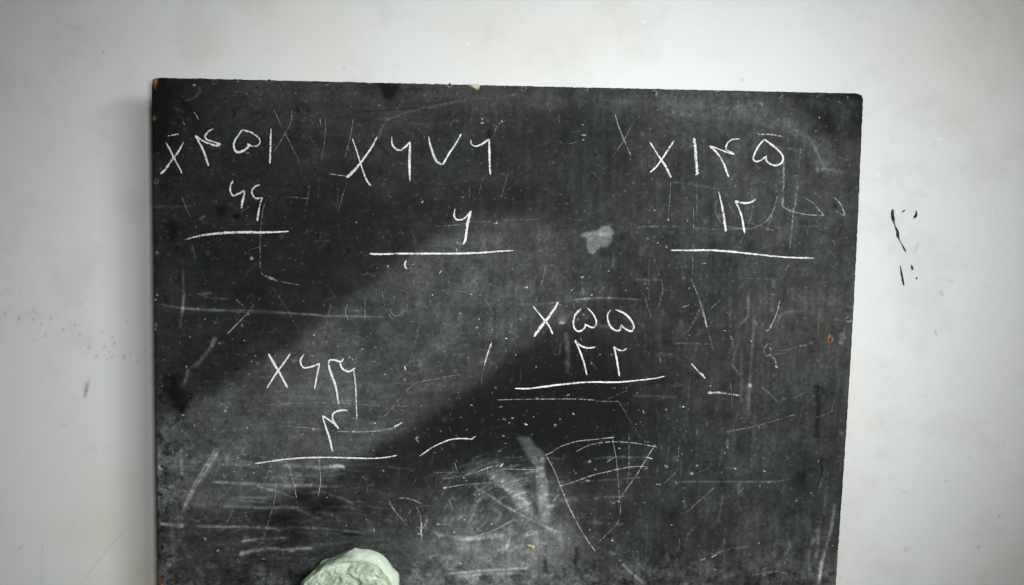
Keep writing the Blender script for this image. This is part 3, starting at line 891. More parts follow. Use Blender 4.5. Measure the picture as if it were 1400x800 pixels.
chalk('chalk_tick', [(s(A, (297, 250), (312, 268), (326, 294)), 1.8)], None, .62, .75)
# --- second sum, upper middle
chalk('multiplication_sign', [(s(A, (1167, 398), (1195, 480), (1220, 560), (1245, 625), (1268, 658)), [2, 2.4, 2.4, 2.8]),
                              (s(A, (1302, 390), (1270, 450), (1220, 520), (1170, 580), (1135, 612)), [2.4, 3.2, 4.2, 3.8]),
                              (s(A, (1135, 605), (1042, 590)), 1.4, .7)], 'chalk cross with a side stroke at its foot', .86)
chalk('chalk_numeral', [(s(B, (302, 387), (305, 430), (325, 455), (350, 462), (375, 445), (403, 415)), [2, 2.8, 2.8, 3]),
                        (s(B, (403, 415), (400, 480), (400, 560), (402, 632)), [3, 4, 3.8, 2.4])], 'tall numeral six in white chalk')
chalk('chalk_numeral', [(s(B, (503, 383), (515, 440), (540, 510), (560, 532), (583, 540)), [2.2, 3, 4, 4, 3], .8),
                        (s(B, (583, 540), (610, 490), (650, 430), (683, 372)), [3, 3, 2.6])], 'v-shaped numeral seven in white chalk', .84)
chalk('chalk_numeral', [(s(B, (735, 405), (740, 430), (765, 440), (800, 425), (835, 400)), [2.2, 2.8, 3, 2.6]),
                        (s(B, (835, 400), (836, 470), (838, 540), (842, 596)), [3, 3.2, 3.2, 3])], 'numeral six in white chalk, right of the seven')
chalk('chalk_numeral', [(s(F_, (650, 140), (643, 175), (655, 200), (690, 200), (715, 180), (737, 153)), [2, 2.8, 2.8, 3]),
                        (s(F_, (737, 153), (722, 200), (712, 260), (705, 310), (692, 338)), [3, 4, 4, 3])], 'lone numeral six in white chalk above its line')
chalk('sum_line', [(s(F_, (180, 388), (240, 390), (330, 388), (500, 387), (650, 387), (800, 382), (880, 375), (975, 370)), [3, 3.4, 3.2, 3, 3, 2.6, 2])], 'chalk line under the lone six', .86)
chalk('chalk_tick', [(s(F_, (385, 425), (374, 440), (378, 465), (393, 472)), [1.6, 2.4, 3, 2.4])], None, .84)
chalk('chalk_tick', [(s(F_, (400, 452), (432, 442)), 1.4)], None, .5, .7)
chalk('chalk_tick', [(s(F_, (575, 478), (563, 497)), 1.6)], None, .75)
chalk('chalk_tick', [(s(F_, (655, 360), (662, 377)), 2.2)], None, .75)
# --- third sum, upper right
chalk('multiplication_sign', [(s(C_, (515, 418), (560, 490), (600, 550), (630, 612)), [2.4, 2.6, 3.2, 3.4]),
                              (s(C_, (647, 410), (600, 480), (555, 545), (515, 583)), [3, 2.8, 2.6])], 'chalk cross left of the broad one', .9)
chalk('chalk_numeral', [(s(C_, (755, 390), (762, 450), (768, 530), (773, 588)), [4.2, 4.8, 4.8, 4.6], .76),
                        (s(C_, (762, 597), (785, 583)), 2.4)], 'broad grainy numeral one in white chalk', .85)
chalk('chalk_numeral', [(s(C_, (1003, 400), (960, 405), (935, 430), (930, 455), (950, 470), (978, 483)), [2.2, 2.4, 2.6, 3]),
                        (s(C_, (978, 483), (940, 475), (890, 455), (838, 436)), [3, 2.2, 2.2]),
                        (s(C_, (838, 436), (880, 475), (915, 530), (945, 608)), [2.6, 2.8, 3.2, 3.2])], 'numeral four in white chalk beside the broad one')
chalk('chalk_numeral', [(s(C_, (1140, 402), (1105, 445), (1080, 500), (1090, 522), (1120, 518), (1155, 490)), [2.2, 2.6, 2.8, 2.2]),
                        (s(C_, (1155, 490), (1150, 515), (1170, 535), (1205, 545), (1235, 530), (1242, 500), (1215, 460), (1140, 402)), [2.2, 2.8, 3, 3.4, 3, 2.4])], 'heart-shaped numeral five under a small dash')
chalk('chalk_tick', [(s(C_, (1105, 360), (1107, 375), (1170, 375), (1245, 388)), [1.2, 2, 1.8, 1.2])], None, .7, .85)
chalk('chalk_numeral', [(s(H_, (90, 48), (105, 110), (120, 190), (130, 268)), [1.8, 3, 4, 4])], 'slanting numeral one in white chalk', .9)
chalk('chalk_numeral', [(s(H_, (180, 98), (205, 108), (250, 110), (280, 100), (293, 85)), [2.4, 3, 2.8, 2]),
                        (s(H_, (180, 98), (205, 150), (220, 200), (232, 275)), [2.6, 3, 3.4, 3.2])], 'numeral two in white chalk beside a one')
chalk('sum_line', [(s(G_, (625, 368), (720, 370), (820, 368), (940, 375), (1060, 387), (1200, 402), (1300, 409), (1412, 412)), [2.4, 3.2, 3.4, 3.2, 2.8, 2.6, 2.2])], 'chalk line under the one and two', .87)
# --- fourth sum, right of centre
chalk('multiplication_sign', [(s(K_, (155, 75), (200, 130), (240, 180), (264, 228)), [2.8, 3, 3, 3]),
                              (s(K_, (293, 52), (265, 100), (220, 160), (158, 243)), [3, 4.2, 4.6, 4.8], .74)], 'chalk cross with one broad grainy stroke', .9)
chalk('chalk_numeral', [(s(K_, (417, 88), (385, 125), (376, 175), (395, 210), (425, 205), (442, 182), (437, 172)), [4.2, 3.6, 3, 2.6, 2.4]),
                        (s(K_, (437, 172), (455, 182), (485, 193), (502, 165), (485, 120), (450, 82)), [2, 2.6, 3, 3, 2])], 'open-topped numeral five, left of a pair')
chalk('chalk_numeral', [(s(K_, (580, 95), (562, 125), (570, 170), (600, 205), (630, 205), (637, 175)), [2.4, 2.8, 2.6, 2.4]),
                        (s(K_, (637, 175), (655, 195), (690, 212), (707, 190), (690, 150), (655, 115), (605, 93)), [2, 2.8, 3.4, 3, 2.6, 2])], 'open-topped numeral five, right of a pair')
chalk('chalk_numeral', [(s(K_, (385, 260), (415, 290), (455, 303), (497, 298)), [2.4, 3, 3, 2.8]),
                        (s(K_, (385, 260), (415, 330), (435, 390), (450, 452)), [2.8, 3, 3, 2.2])], 'numeral two in white chalk, left of a pair')
chalk('chalk_numeral', [(s(K_, (597, 295), (620, 312), (645, 318), (667, 307)), [2.4, 3, 2.6]),
                        (s(K_, (597, 295), (612, 360), (628, 460)), [2.8, 2.8, 2.8])], 'numeral two in white chalk, right of a pair')
chalk('sum_line', [(s(K_, (55, 525), (130, 525), (230, 513), (340, 500), (460, 490), (620, 490), (750, 478), (830, 468), (875, 457)), [2.2, 2.8, 2.8, 2.8, 2.6, 2.4, 2])], 'chalk line under the double two', .87)
chalk('old_chalk_mark', [(s(K_, (-40, 587), (180, 583), (360, 582), (450, 585), (540, 595), (625, 596)), [1.4, 1.8, 1.8, 2.0])], None, .5, .42)
# --- fifth sum, lower left
chalk('multiplication_sign', [(s(I_, (708, 335), (745, 400), (780, 460), (813, 522)), [3.4, 3.8, 3.8, 3.4]),
                              (s(I_, (830, 332), (785, 395), (745, 450), (700, 523)), [2.4, 2.6, 2.6, 2])], 'chalk cross with one thick and one thin stroke', .97)
chalk('chalk_numeral', [(s(I_, (903, 338), (883, 370), (890, 400), (905, 412), (945, 405), (988, 388)), [1.8, 3, 3, 3, 3]),
                        (s(I_, (988, 388), (975, 450), (960, 527)), [3, 3, 3])], 'numeral six in white chalk beside a cross', .95)
chalk('chalk_numeral', [(s(I_, (1118, 360), (1105, 378), (1070, 370), (1045, 370), (1035, 390)), [2, 3, 3, 3.4]),
                        (s(I_, (1035, 390), (1050, 440), (1075, 510), (1092, 612)), [3.4, 3.6, 3.4, 2.6])], 'numeral three in white chalk', .95)
chalk('chalk_numeral', [(s(I_, (1098, 383), (1115, 418), (1150, 432), (1183, 412)), [2.4, 3.2, 3, 2.6]),
                        (s(I_, (1183, 412), (1180, 380), (1152, 350), (1115, 400)), 1.2, .5, .7),
                        (s(I_, (1175, 425), (1185, 520), (1192, 695)), [2.2, 2.2, 2], .82)], 'long-stemmed numeral nine in white chalk', .95)
chalk('chalk_numeral', [(s(I_, (1140, 645), (1100, 645), (1065, 660), (1058, 690), (1075, 720), (1093, 745)), [3, 3.2, 3, 3, 3.4]),
                        (s(I_, (1093, 745), (1060, 712), (1003, 672)), [3, 2.8, 2.8]),
                        (s(I_, (1003, 672), (1020, 730), (1043, 800), (1052, 840), (1060, 872)), [2.8, 3, 3, 2])], 'numeral four standing alone on its line', .95)
chalk('sum_line', [(s(M_, (635, 136), (720, 123), (820, 110), (950, 102), (1100, 103), (1240, 107), (1340, 103), (1414, 90)), [2.2, 3, 2.6, 2.4, 2.4, 2.2, 2])], 'chalk line under the lone four', .9)

# --- older, half-erased strokes
OLD = [
    (s(C_, (322, 262), (350, 350), (412, 495)), 1.8, .62, .8), (s(C_, (422, 315), (375, 400), (310, 500)), 2, .45, .5), (s(C_, (632, 237), (655, 290)), 1.6, .55, .7),
    (s(A, (735, 235), (775, 320), (880, 530)), 1.7, .52, .6), (s(A, (838, 240), (830, 310), (800, 370), (735, 475)), 1.8, .52, .6),
    (s(A, (875, 220), (912, 268)), 1.5, .5, .5), (s(A, (990, 280), (992, 310), (1002, 325)), 1.8, .62, .7), (s(A, (930, 280), (945, 312), (985, 325)), 1.5, .42, .5), (s(A, (1022, 290), (1015, 410), (995, 515)), 1.8, .5, .6),
    (s(A, (1172, 290), (1155, 390), (1128, 500)), 2, .5, .55), (s(A, (1190, 280), (1205, 350), (1200, 420)), 1.5, .42, .5), (s(A, (900, 340), (985, 460)), 1.2, .4, .4),
    (s(A, (985, 610), (980, 720)), 1.6, .42, .45), (s(A, (935, 650), (910, 800)), 1.5, .4, .45), (s(A, (1090, 650), (1085, 790)), 1.6, .45, .5), (s(A, (1135, 640), (1090, 790)), 1.6, .45, .5),
    (s(A, (235, 610), (225, 640)), 1.4, .4, .5), (s(E_, (235, 155), (255, 210), (282, 270)), 1.8, .55, .6), (s(A, (640, 170), (680, 195)), 1.2, .5, .5),
    (s(A, (1345, 310), (1310, 400)), 1.6, .4, .45), (s(B, (260, 312), (220, 400)), 1.5, .4, .45),
    (s(B, (440, 330), (490, 400)), 1.4, .4, .45), (s(B, (530, 290), (480, 380)), 1.6, .42, .45), (s(B, (620, 330), (640, 300), (665, 290)), 1.4, .45, .5),
    (s(B, (860, 385), (875, 335), (905, 303)), 1.6, .55, .6), (s(B, (898, 298), (912, 308)), 2.2, .9, .9), (s(B, (1190, 390), (1240, 425), (1300, 420), (1340, 400)), 1.3, .42, .5),
    (s(B, (945, 570), (900, 720)), 1.6, .42, .5), (s(B, (725, 540), (728, 720)), 1.5, .42, .45), (s(B, (1215, 260), (1225, 380)), 1.6, .42, .5), (s(B, (805, 600), (775, 710)), 1.4, .36, .4), (s(B, (1040, 600), (1060, 680)), 1.4, .36, .4),
    (s(F_, (540, 238), (640, 232), (760, 215), (870, 213)), 1.5, .5, .55), (s(F_, (880, 212), (960, 203), (1110, 200)), 1.5, .42, .5), (s(F_, (860, 222), (878, 222), (876, 210)), 1.6, .75, .9),
    (s(F_, (718, 470), (780, 580), (860, 720)), 1.5, .42, .5), (s(F_, (830, 500), (800, 590)), 1.5, .4, .45), (s(F_, (1145, 450), (1125, 540), (1088, 660)), 1.8, .5, .55), (s(F_, (1145, 450), (1090, 475)), 1.3, .4, .4),
    (s(F_, (1338, 540), (1275, 600)), 1.4, .5, .55), (s(F_, (1340, 540), (1350, 610)), 1.3, .55, .6), (s(F_, (1275, 610), (1310, 700)), 1.4, .4, .45), (s(F_, (800, 700), (740, 760)), 1.4, .4, .45),
    (s(F_, (68, 650), (50, 700), (65, 755)), 1.6, .6, .65), (s(F_, (158, 600), (155, 770)), 1.8, .5, .5), (s(F_, (390, 600), (385, 680), (330, 730), (290, 700)), 1.8, .42, .5), (s(F_, (250, 600), (270, 690), (310, 750)), 1.6, .4, .45), (s(F_, (280, 580), (350, 590), (400, 570)), 1.4, .36, .4), (s(F_, (430, 580), (600, 590), (750, 600)), 1.4, .4, .4),
    (s(E_, (700, 165), (680, 220), (668, 310), (663, 430), (665, 560), (690, 590), (750, 615), (880, 640)), [1.6, 2, 2, 2.2, 2.4, 2.4, 1.6], .55, .55),
    (s(E_, (710, 162), (780, 155), (860, 160), (950, 168)), 2.6, .35, .45), (s(E_, (690, 585), (750, 612)), 2.2, .7, .6), (s(E_, (555, 240), (610, 205)), 1.5, .45, .5), (s(E_, (585, 250), (600, 275), (575, 280)), 1.6, .5, .55),
    (s(E_, (730, 650), (820, 790), (880, 900)), 1.3, .42, .45), (s(E_, (570, 440), (585, 470)), 2, .5, .5), (s(E_, (285, 400), (295, 440), (312, 500)), 1.8, .36, .4), (s(E_, (605, 445), (700, 420)), 1.4, .36, .4),
    (s(I_, (480, 230), (530, 178), (590, 118)), 1.8, .66, .75), (s(I_, (590, 118), (632, 62)), 1.5, .5, .6), (s(I_, (530, 35), (578, 80)), 1.8, .6, .7), (s(I_, (540, 105), (565, 170)), 1.6, .45, .5),
    (s(I_, (690, 615), (850, 607), (1000, 602), (1190, 610), (1300, 618), (1480, 622)), [1.4, 1.8, 2, 1.8, 1.4], .48, .5), (s(I_, (760, 728), (900, 738), (1080, 758)), 1.8, .48, .55),
    (s(J_, (0, 760), (130, 762), (240, 755), (310, 740), (360, 712)), [1.8, 2, 2.2, 2.6, 2.8], .64, .75), (s(J_, (315, 735), (360, 710)), 2.4, .85, .95), (s(I_, (1050, 60), (1010, 240)), 1.8, .4, .45), (s(I_, (905, 270), (870, 310)), 1.4, .4, .45), (s(I_, (960, 290), (1000, 280), (1030, 290)), 1.3, .42, .45),
    (s(J_, (455, 180), (435, 260), (395, 400)), 1.5, .42, .45), (s(J_, (455, 175), (440, 215)), 2, .55, .55), (s(J_, (375, 405), (372, 435), (420, 443), (460, 430), (455, 405), (410, 398)), 1.4, .48, .5), (s(J_, (372, 400), (378, 425)), 2.6, .95, 1), (s(J_, (660, 450), (560, 470), (450, 490), (400, 520), (340, 590), (240, 700)), 1.6, .52, .55), (s(J_, (315, 572), (345, 605)), 1.6, .5, .55),
    (s(J_, (672, 390), (655, 460), (632, 515)), 1.5, .48, .5), (s(J_, (850, 270), (825, 340), (808, 400)), [2.8, 2.4, 1.8], .78, .9), (s(J_, (808, 400), (795, 470), (792, 530)), 1.4, .42, .5), (s(J_, (925, 130), (930, 210)), 1.5, .42, .4), (s(J_, (640, 560), (620, 690), (620, 740), (640, 775), (690, 797)), 1.2, .45, .45),
    (s(N_, (455, 95), (520, 50), (580, 20), (630, 3), (690, -2), (745, 3)), [1.8, 2.2, 2.4, 2.6, 2.6], .84, .95), (s(N_, (735, 2), (765, -15)), 2, .8, .9),
    (s(O_, (220, 90), (260, 72), (300, 45), (390, 15), (500, 3), (600, -8)), [2, 2.2, 2.2, 2, 1.8], .62, .72), (s(O_, (390, 70), (450, 40), (520, 22), (620, 16), (720, 25), (835, 45)), 2.0, .64, .76),
    (s(O_, (825, 30), (780, 100), (720, 200), (680, 255), (635, 320)), [2.4, 2, 1.8, 1.6], .68, .75), (s(O_, (225, 88), (270, 170), (310, 270), (360, 390), (430, 520), (497, 618)), [1.6, 1.8, 2.0, 2.0, 2.2], .66, .76),
    (s(O_, (290, 262), (380, 235), (480, 200), (560, 180), (680, 155), (780, 150)), [2.2, 2.2, 2, 1.6], .66, .7), (s(O_, (590, 0), (610, 110), (622, 240), (630, 350)), 1.6, .62, .65), (s(O_, (630, 340), (632, 410), (610, 470), (560, 520), (510, 570)), [2, 2, 1.8, 1.6], .52, .6),
    (s(O_, (680, -10), (680, 150), (670, 250)), 1.6, .55, .55), (s(O_, (765, 5), (770, 20), (790, 15)), 1.8, .7, .6), (s(O_, (855, 35), (860, 60)), 3, .6, .6), (s(O_, (555, 130), (600, 100)), 1.8, .65, .7), (s(O_, (770, 100), (808, 110)), 2.4, .85, .9), (s(O_, (868, 248), (920, 200), (950, 160)), 2, .48, .55), (s(O_, (1000, 400), (1060, 340), (1150, 265)), 1.7, .45, .45),
    (s(O_, (1040, 190), (1120, 160)), 1.8, .42, .45), (s(O_, (1200, 160), (1265, 163)), 1.3, .5, .55), (s(O_, (1185, 190), (1190, 175)), 1.8, .7, .7), (s(O_, (980, 300), (988, 390)), 2.2, .5, .5), (s(O_, (1220, 0), (1220, 50)), 2, .5, .55),
    (s(O_, (1070, 667), (1095, 655)), 2, .8, .85), (s(O_, (1130, 648), (1165, 630)), 2.2, .8, .8), (s(O_, (585, 540), (595, 565)), 1.6, .7, .7), (s(O_, (0, 165), (205, 170)), 1.8, .6, .65), (s(O_, (0, 102), (100, 100)), 1.6, .4, .5),
    (s(M_, (800, 115), (830, 180), (850, 260), (862, 325)), 1.8, .66, .7), (s(M_, (980, 90), (990, 170), (993, 240), (980, 315)), 1.8, .7, .75), (s(M_, (845, 185), (890, 187), (920, 162), (925, 125)), 1.5, .48, .5), (s(M_, (750, 0), (722, 140), (650, 315)), 1.7, .48, .55), (s(M_, (750, 200), (745, 320), (712, 440), (670, 580)), 1.7, .5, .55),
    (s(M_, (530, 320), (510, 400), (480, 460)), 1.8, .5, .5), (s(M_, (720, 150), (805, 240)), 1.5, .55, .6), (s(M_, (515, 225), (540, 185), (565, 160)), 1.8, .5, .55), (s(M_, (573, 50), (558, 92)), 1.8, .7, .8), (s(M_, (640, 92), (700, 105)), 1.4, .42, .45), (s(M_, (820, 195), (840, 198)), 2.8, .8, .8), (s(M_, (1248, 255), (1248, 295)), 1.5, .6, .6), (s(M_, (1238, 420), (1245, 442), (1268, 448)), 1.8, .72, .8), (s(M_, (1365, 330), (1400, 390)), 1.5, .5, .55), (s(M_, (1285, 485), (1285, 520)), 2, .6, .6), (s(M_, (1220, 45), (1175, 95)), 1.3, .45, .5),
    (s(N_, (340, 325), (400, 328), (470, 357)), [2, 2.8, 2], .66, .72), (s(N_, (430, 360), (455, 410), (465, 470)), 1.4, .6, .65), (s(N_, (466, 450), (463, 500), (467, 548)), [2, 3, 1.6], .82, .85), (s(N_, (430, 478), (470, 490), (500, 440)), 1.6, .6, .6), (s(N_, (495, 430), (485, 515)), 4, .5, .5), (s(N_, (410, 380), (395, 415)), 2, .6, .6), (s(N_, (285, 345), (320, 395), (388, 475)), 1.4, .58, .6),
    (s(N_, (580, 272), (630, 262), (690, 250)), 1.8, .66, .75), (s(N_, (690, 250), (830, 240), (910, 235)), 1.5, .5, .6), (s(N_, (580, 220), (690, 202), (760, 185)), 2, .48, .55), (s(N_, (760, 185), (830, 158), (910, 140)), 2, .62, .75), (s(N_, (825, 145), (828, 200)), 1.6, .7, .7), (s(N_, (895, 155), (912, 135)), 2.6, .95, 1), (s(N_, (645, 130), (665, 185)), 1.7, .62, .65), (s(N_, (530, 185), (700, 182)), 1.5, .48, .5), (s(N_, (900, 165), (1120, 170)), 1.7, .6, .65),
    (s(N_, (690, 580), (760, 535), (860, 500), (955, 450)), [1.6, 2, 2, 2], .62, .65), (s(N_, (720, 552), (830, 540), (930, 525)), 2, .6, .65), (s(N_, (690, 578), (740, 520), (850, 485)), 1.6, .5, .55), (s(N_, (540, 467), (625, 468)), 1.8, .6, .65), (s(N_, (610, 320), (635, 385)), 1.8, .6, .6), (s(N_, (440, 215), (418, 245)), 1.5, .5, .55), (s(N_, (435, 0), (450, 20)), 2.4, .66, .6), (s(N_, (548, 160), (545, 260)), 1.5, .4, .45), (s(N_, (945, 300), (930, 325)), 1.6, .5, .55),
    (s(K_, (625, 596), (680, 690), (745, 797)), 1.5, .46, .5), (s(K_, (1020, 388), (1060, 432), (1097, 470)), [1.6, 2.2, 2.8], .82, .9), (s(K_, (1075, 440), (1097, 470)), 2.8, .85, .9), (s(K_, (1110, 550), (1160, 546), (1230, 555), (1290, 564)), [4.6, 5, 4, 2.6], .52, .95), (s(K_, (970, 80), (1012, 68)), 2, .6, .65), (s(K_, (920, 278), (1020, 277), (1130, 282)), 4, .36, .42),
    (s(K_, (1050, 0), (1080, 80), (1105, 180)), 2, .52, .6), (s(K_, (1095, 155), (1103, 185)), 2.6, .75, .75), (s(K_, (1105, 185), (1145, 320)), 1.6, .44, .5), (s(K_, (1070, 85), (1030, 160), (1000, 215)), 2.6, .46, .5), (s(K_, (1178, 38), (1125, 92)), 1.6, .5, .55), (s(K_, (1237, 235), (1245, 260)), 2.2, .66, .65), (s(K_, (760, 0), (790, 90), (800, 140)), 1.5, .42, .45), (s(K_, (860, 0), (840, 80)), 1.8, .48, .5), (s(K_, (560, 585), (670, 535)), 1.6, .42, .45), (s(K_, (850, 350), (853, 385)), 2.6, .55, .6), (s(K_, (485, 390), (500, 420)), 1.5, .5, .55), (s(K_, (545, 797), (600, 790)), 1.8, .75, .8), (s(K_, (680, 770), (680, 800)), 1.6, .55, .55), (s(K_, (1235, 490), (1245, 630)), 1.6, .5, .5), (s(K_, (755, 645), (765, 668)), 3, .7, .7), (s(K_, (410, 245), (425, 265)), 2, .5, .5),
    (s(G_, (440, 248), (500, 240), (600, 238), (710, 243)), [3, 4, 3.6, 2], .42, .55), (s(G_, (710, 243), (800, 250), (900, 255), (1000, 252)), 2, .5, .5), (s(G_, (628, 0), (622, 100), (615, 205)), 1.8, .55, .6), (s(C_, (627, 620), (625, 700), (618, 800)), 2, .5, .55), (s(G_, (770, 0), (772, 100), (772, 212)), 1.7, .5, .5), (s(C_, (765, 600), (772, 700), (772, 800)), 1.6, .44, .45), (s(G_, (753, 130), (752, 280), (750, 380), (745, 500)), 1.8, .5, .55), (s(G_, (738, 525), (775, 610), (800, 700), (825, 785)), [1.8, 1.8, 1.6, 2.2], .58, .62), (s(G_, (852, 550), (790, 700), (735, 800)), 1.6, .42, .45), (s(G_, (510, 420), (508, 640)), 1.6, .42, .45), (s(G_, (550, 460), (585, 580), (555, 690)), 1.5, .42, .45), (s(G_, (465, 585), (520, 720)), 1.5, .42, .45), (s(G_, (820, 770), (828, 790)), 2.6, .75, .75),
    (s(G_, (690, 680), (733, 668)), 2, .62, .65), (s(G_, (845, 690), (898, 642)), 1.5, .52, .55), (s(G_, (1225, 645), (1210, 710), (1170, 800)), 1.8, .58, .6), (s(G_, (1055, 620), (1045, 720), (1000, 780)), 1.5, .36, .4), (s(G_, (1110, 600), (1125, 680)), 1.5, .36, .4), (s(G_, (800, 440), (825, 440)), 2.6, .6, .65), (s(G_, (150, 150), (168, 165)), 1.8, .55, .6), (s(G_, (640, 0), (760, 15), (880, 38)), 1.5, .42, .45),
    (s(C_, (516, 330), (510, 560)), 1.7, .4, .45), (s(C_, (415, 560), (500, 560), (570, 548)), 1.6, .48, .5), (s(C_, (640, 637), (760, 645), (880, 670)), 1.5, .42, .45), (s(C_, (730, 285), (790, 350)), 1.4, .42, .45), (s(C_, (640, 360), (690, 415)), 1.4, .4, .4), (s(C_, (198, 580), (245, 622)), 1.8, .5, .6), (s(C_, (232, 390), (270, 450)), 1.5, .36, .4), (s(C_, (1003, 400), (1000, 520)), 1.3, .4, .4), (s(C_, (1068, 670), (1078, 800)), 1.4, .44, .45), (s(C_, (1165, 260), (1160, 360)), 2, .3, .35),
    (s(C_, (1248, 525), (1246, 580), (1246, 650), (1242, 720), (1240, 765)), [4.8, 5.2, 5, 3.4, 2.4], .5, .82), (s(H_, (438, 110), (440, 126), (475, 150), (560, 172), (668, 180)), [2.6, 2.4, 2.4, 2.2], .68, .7), (s(H_, (540, 72), (600, 105), (635, 145), (668, 180)), [1.8, 2.2, 2.2], .66, .7), (s(D_, (520, 690), (525, 660), (545, 635), (570, 630), (600, 650), (618, 690), (605, 735)), 1.8, .48, .5),
    (s(D_, (400, 440), (470, 450), (545, 453)), 2, .5, .55), (s(D_, (540, 452), (528, 560), (515, 700), (505, 800)), [3, 2.6, 2.6, 2.4], .5, .75), (s(H_, (520, 0), (505, 130)), 2.4, .48, .52), (s(H_, (500, 130), (490, 250), (478, 370)), 3, .5, .7), (s(H_, (468, 400), (458, 505)), 2.2, .44, .45), (s(H_, (722, 80), (755, 115), (775, 160), (778, 182)), [1.8, 2.4, 2], .74, .85), (s(H_, (778, 182), (728, 153)), 1.8, .66, .75), (s(D_, (565, 350), (580, 380), (602, 408)), 1.5, .5, .5),
    (s(H_, (85, 98), (72, 115), (75, 160), (95, 205), (120, 228)), 1.8, .55, .6), (s(H_, (120, 230), (170, 245), (240, 250), (300, 240), (350, 210), (390, 150), (413, 70)), [1.8, 2, 2, 2.2, 2.6], .58, .62), (s(H_, (135, 55), (142, 110), (175, 165), (240, 210), (320, 240), (395, 262)), 1.7, .5, .52), (s(H_, (268, 30), (280, 110), (265, 190), (235, 270), (205, 335)), 1.8, .5, .55), (s(H_, (410, 75), (385, 170), (355, 255)), 2.4, .5, .55),
    (s(H_, (590, 190), (590, 225), (575, 250), (574, 285)), 2.2, .55, .5), (s(H_, (500, 242), (560, 236), (640, 238)), 1.8, .46, .5), (s(H_, (625, 215), (680, 225)), 1.7, .42, .45), (s(H_, (680, 280), (645, 315)), 2.4, .36, .4), (s(H_, (715, 310), (728, 350)), 2.2, .55, .5), (s(H_, (200, 255), (390, 258)), 1.5, .42, .4),
    (s(L_, (665, 42), (645, 120), (610, 195), (588, 210)), [1.6, 2, 2.4, 2], .66, .65), (s(L_, (585, 200), (592, 212), (612, 200)), 1.8, .6, .65), (s(L_, (612, 140), (612, 270)), 1.5, .42, .4), (s(L_, (622, 290), (610, 278), (590, 290), (578, 320), (590, 346), (612, 340), (616, 310), (605, 300)), [2, 2.4, 2.4, 2.4], .58, .6), (s(L_, (612, 342), (635, 365), (645, 395)), 2.4, .58, .6), (s(L_, (640, 400), (652, 412)), 4.6, .8, .8), (s(L_, (630, 440), (632, 465)), 1.8, .5, .5), (s(L_, (643, 440), (645, 465)), 1.8, .5, .5),
    (s(L_, (640, 315), (700, 315), (770, 298)), 1.6, .46, .5), (s(L_, (770, 297), (810, 285), (855, 267)), 2, .62, .65), (s(L_, (858, 265), (872, 240), (880, 150), (892, 40)), 1.5, .46, .5), (s(L_, (360, 765), (440, 750), (540, 728)), 2, .56, .55), (s(L_, (540, 728), (640, 700), (745, 668)), 1.7, .5, .5), (s(L_, (725, 672), (748, 668)), 2.2, .7, .65), (s(L_, (950, 595), (945, 650), (860, 685)), 1.7, .5, .5), (s(L_, (395, 235), (400, 255)), 2.4, .6, .6), (s(L_, (550, 730), (550, 745)), 2.2, .6, .6),
    (s(P_, (150, 405), (220, 345), (300, 278)), 1.6, .44, .45), (s(P_, (110, 90), (115, 10)), 2.4, .42, .45), (s(P_, (700, 100), (725, 108)), 2, .55, .55), (s(P_, (575, 110), (580, 175)), 1.6, .42, .4), (s(P_, (115, 540), (115, 600)), 2, .46, .45), (s(P_, (370, 10), (375, 50)), 2.2, .55, .55),
]
for k, (pts, w, c, d) in enumerate(OLD):
    x_, y_ = np.mean(pts, 0)
    blue = x_ > 1040 and y_ < 330 or 900 < x_ < 1000 and y_ < 330
    w = [q * .88 for q in w] if isinstance(w, list) else w * .88
    chalk('old_chalk_mark', [(pts, w)], None, c, d * .9 if d >= .88 else d ** 1.6 * .70, M_BLUE if blue else None)


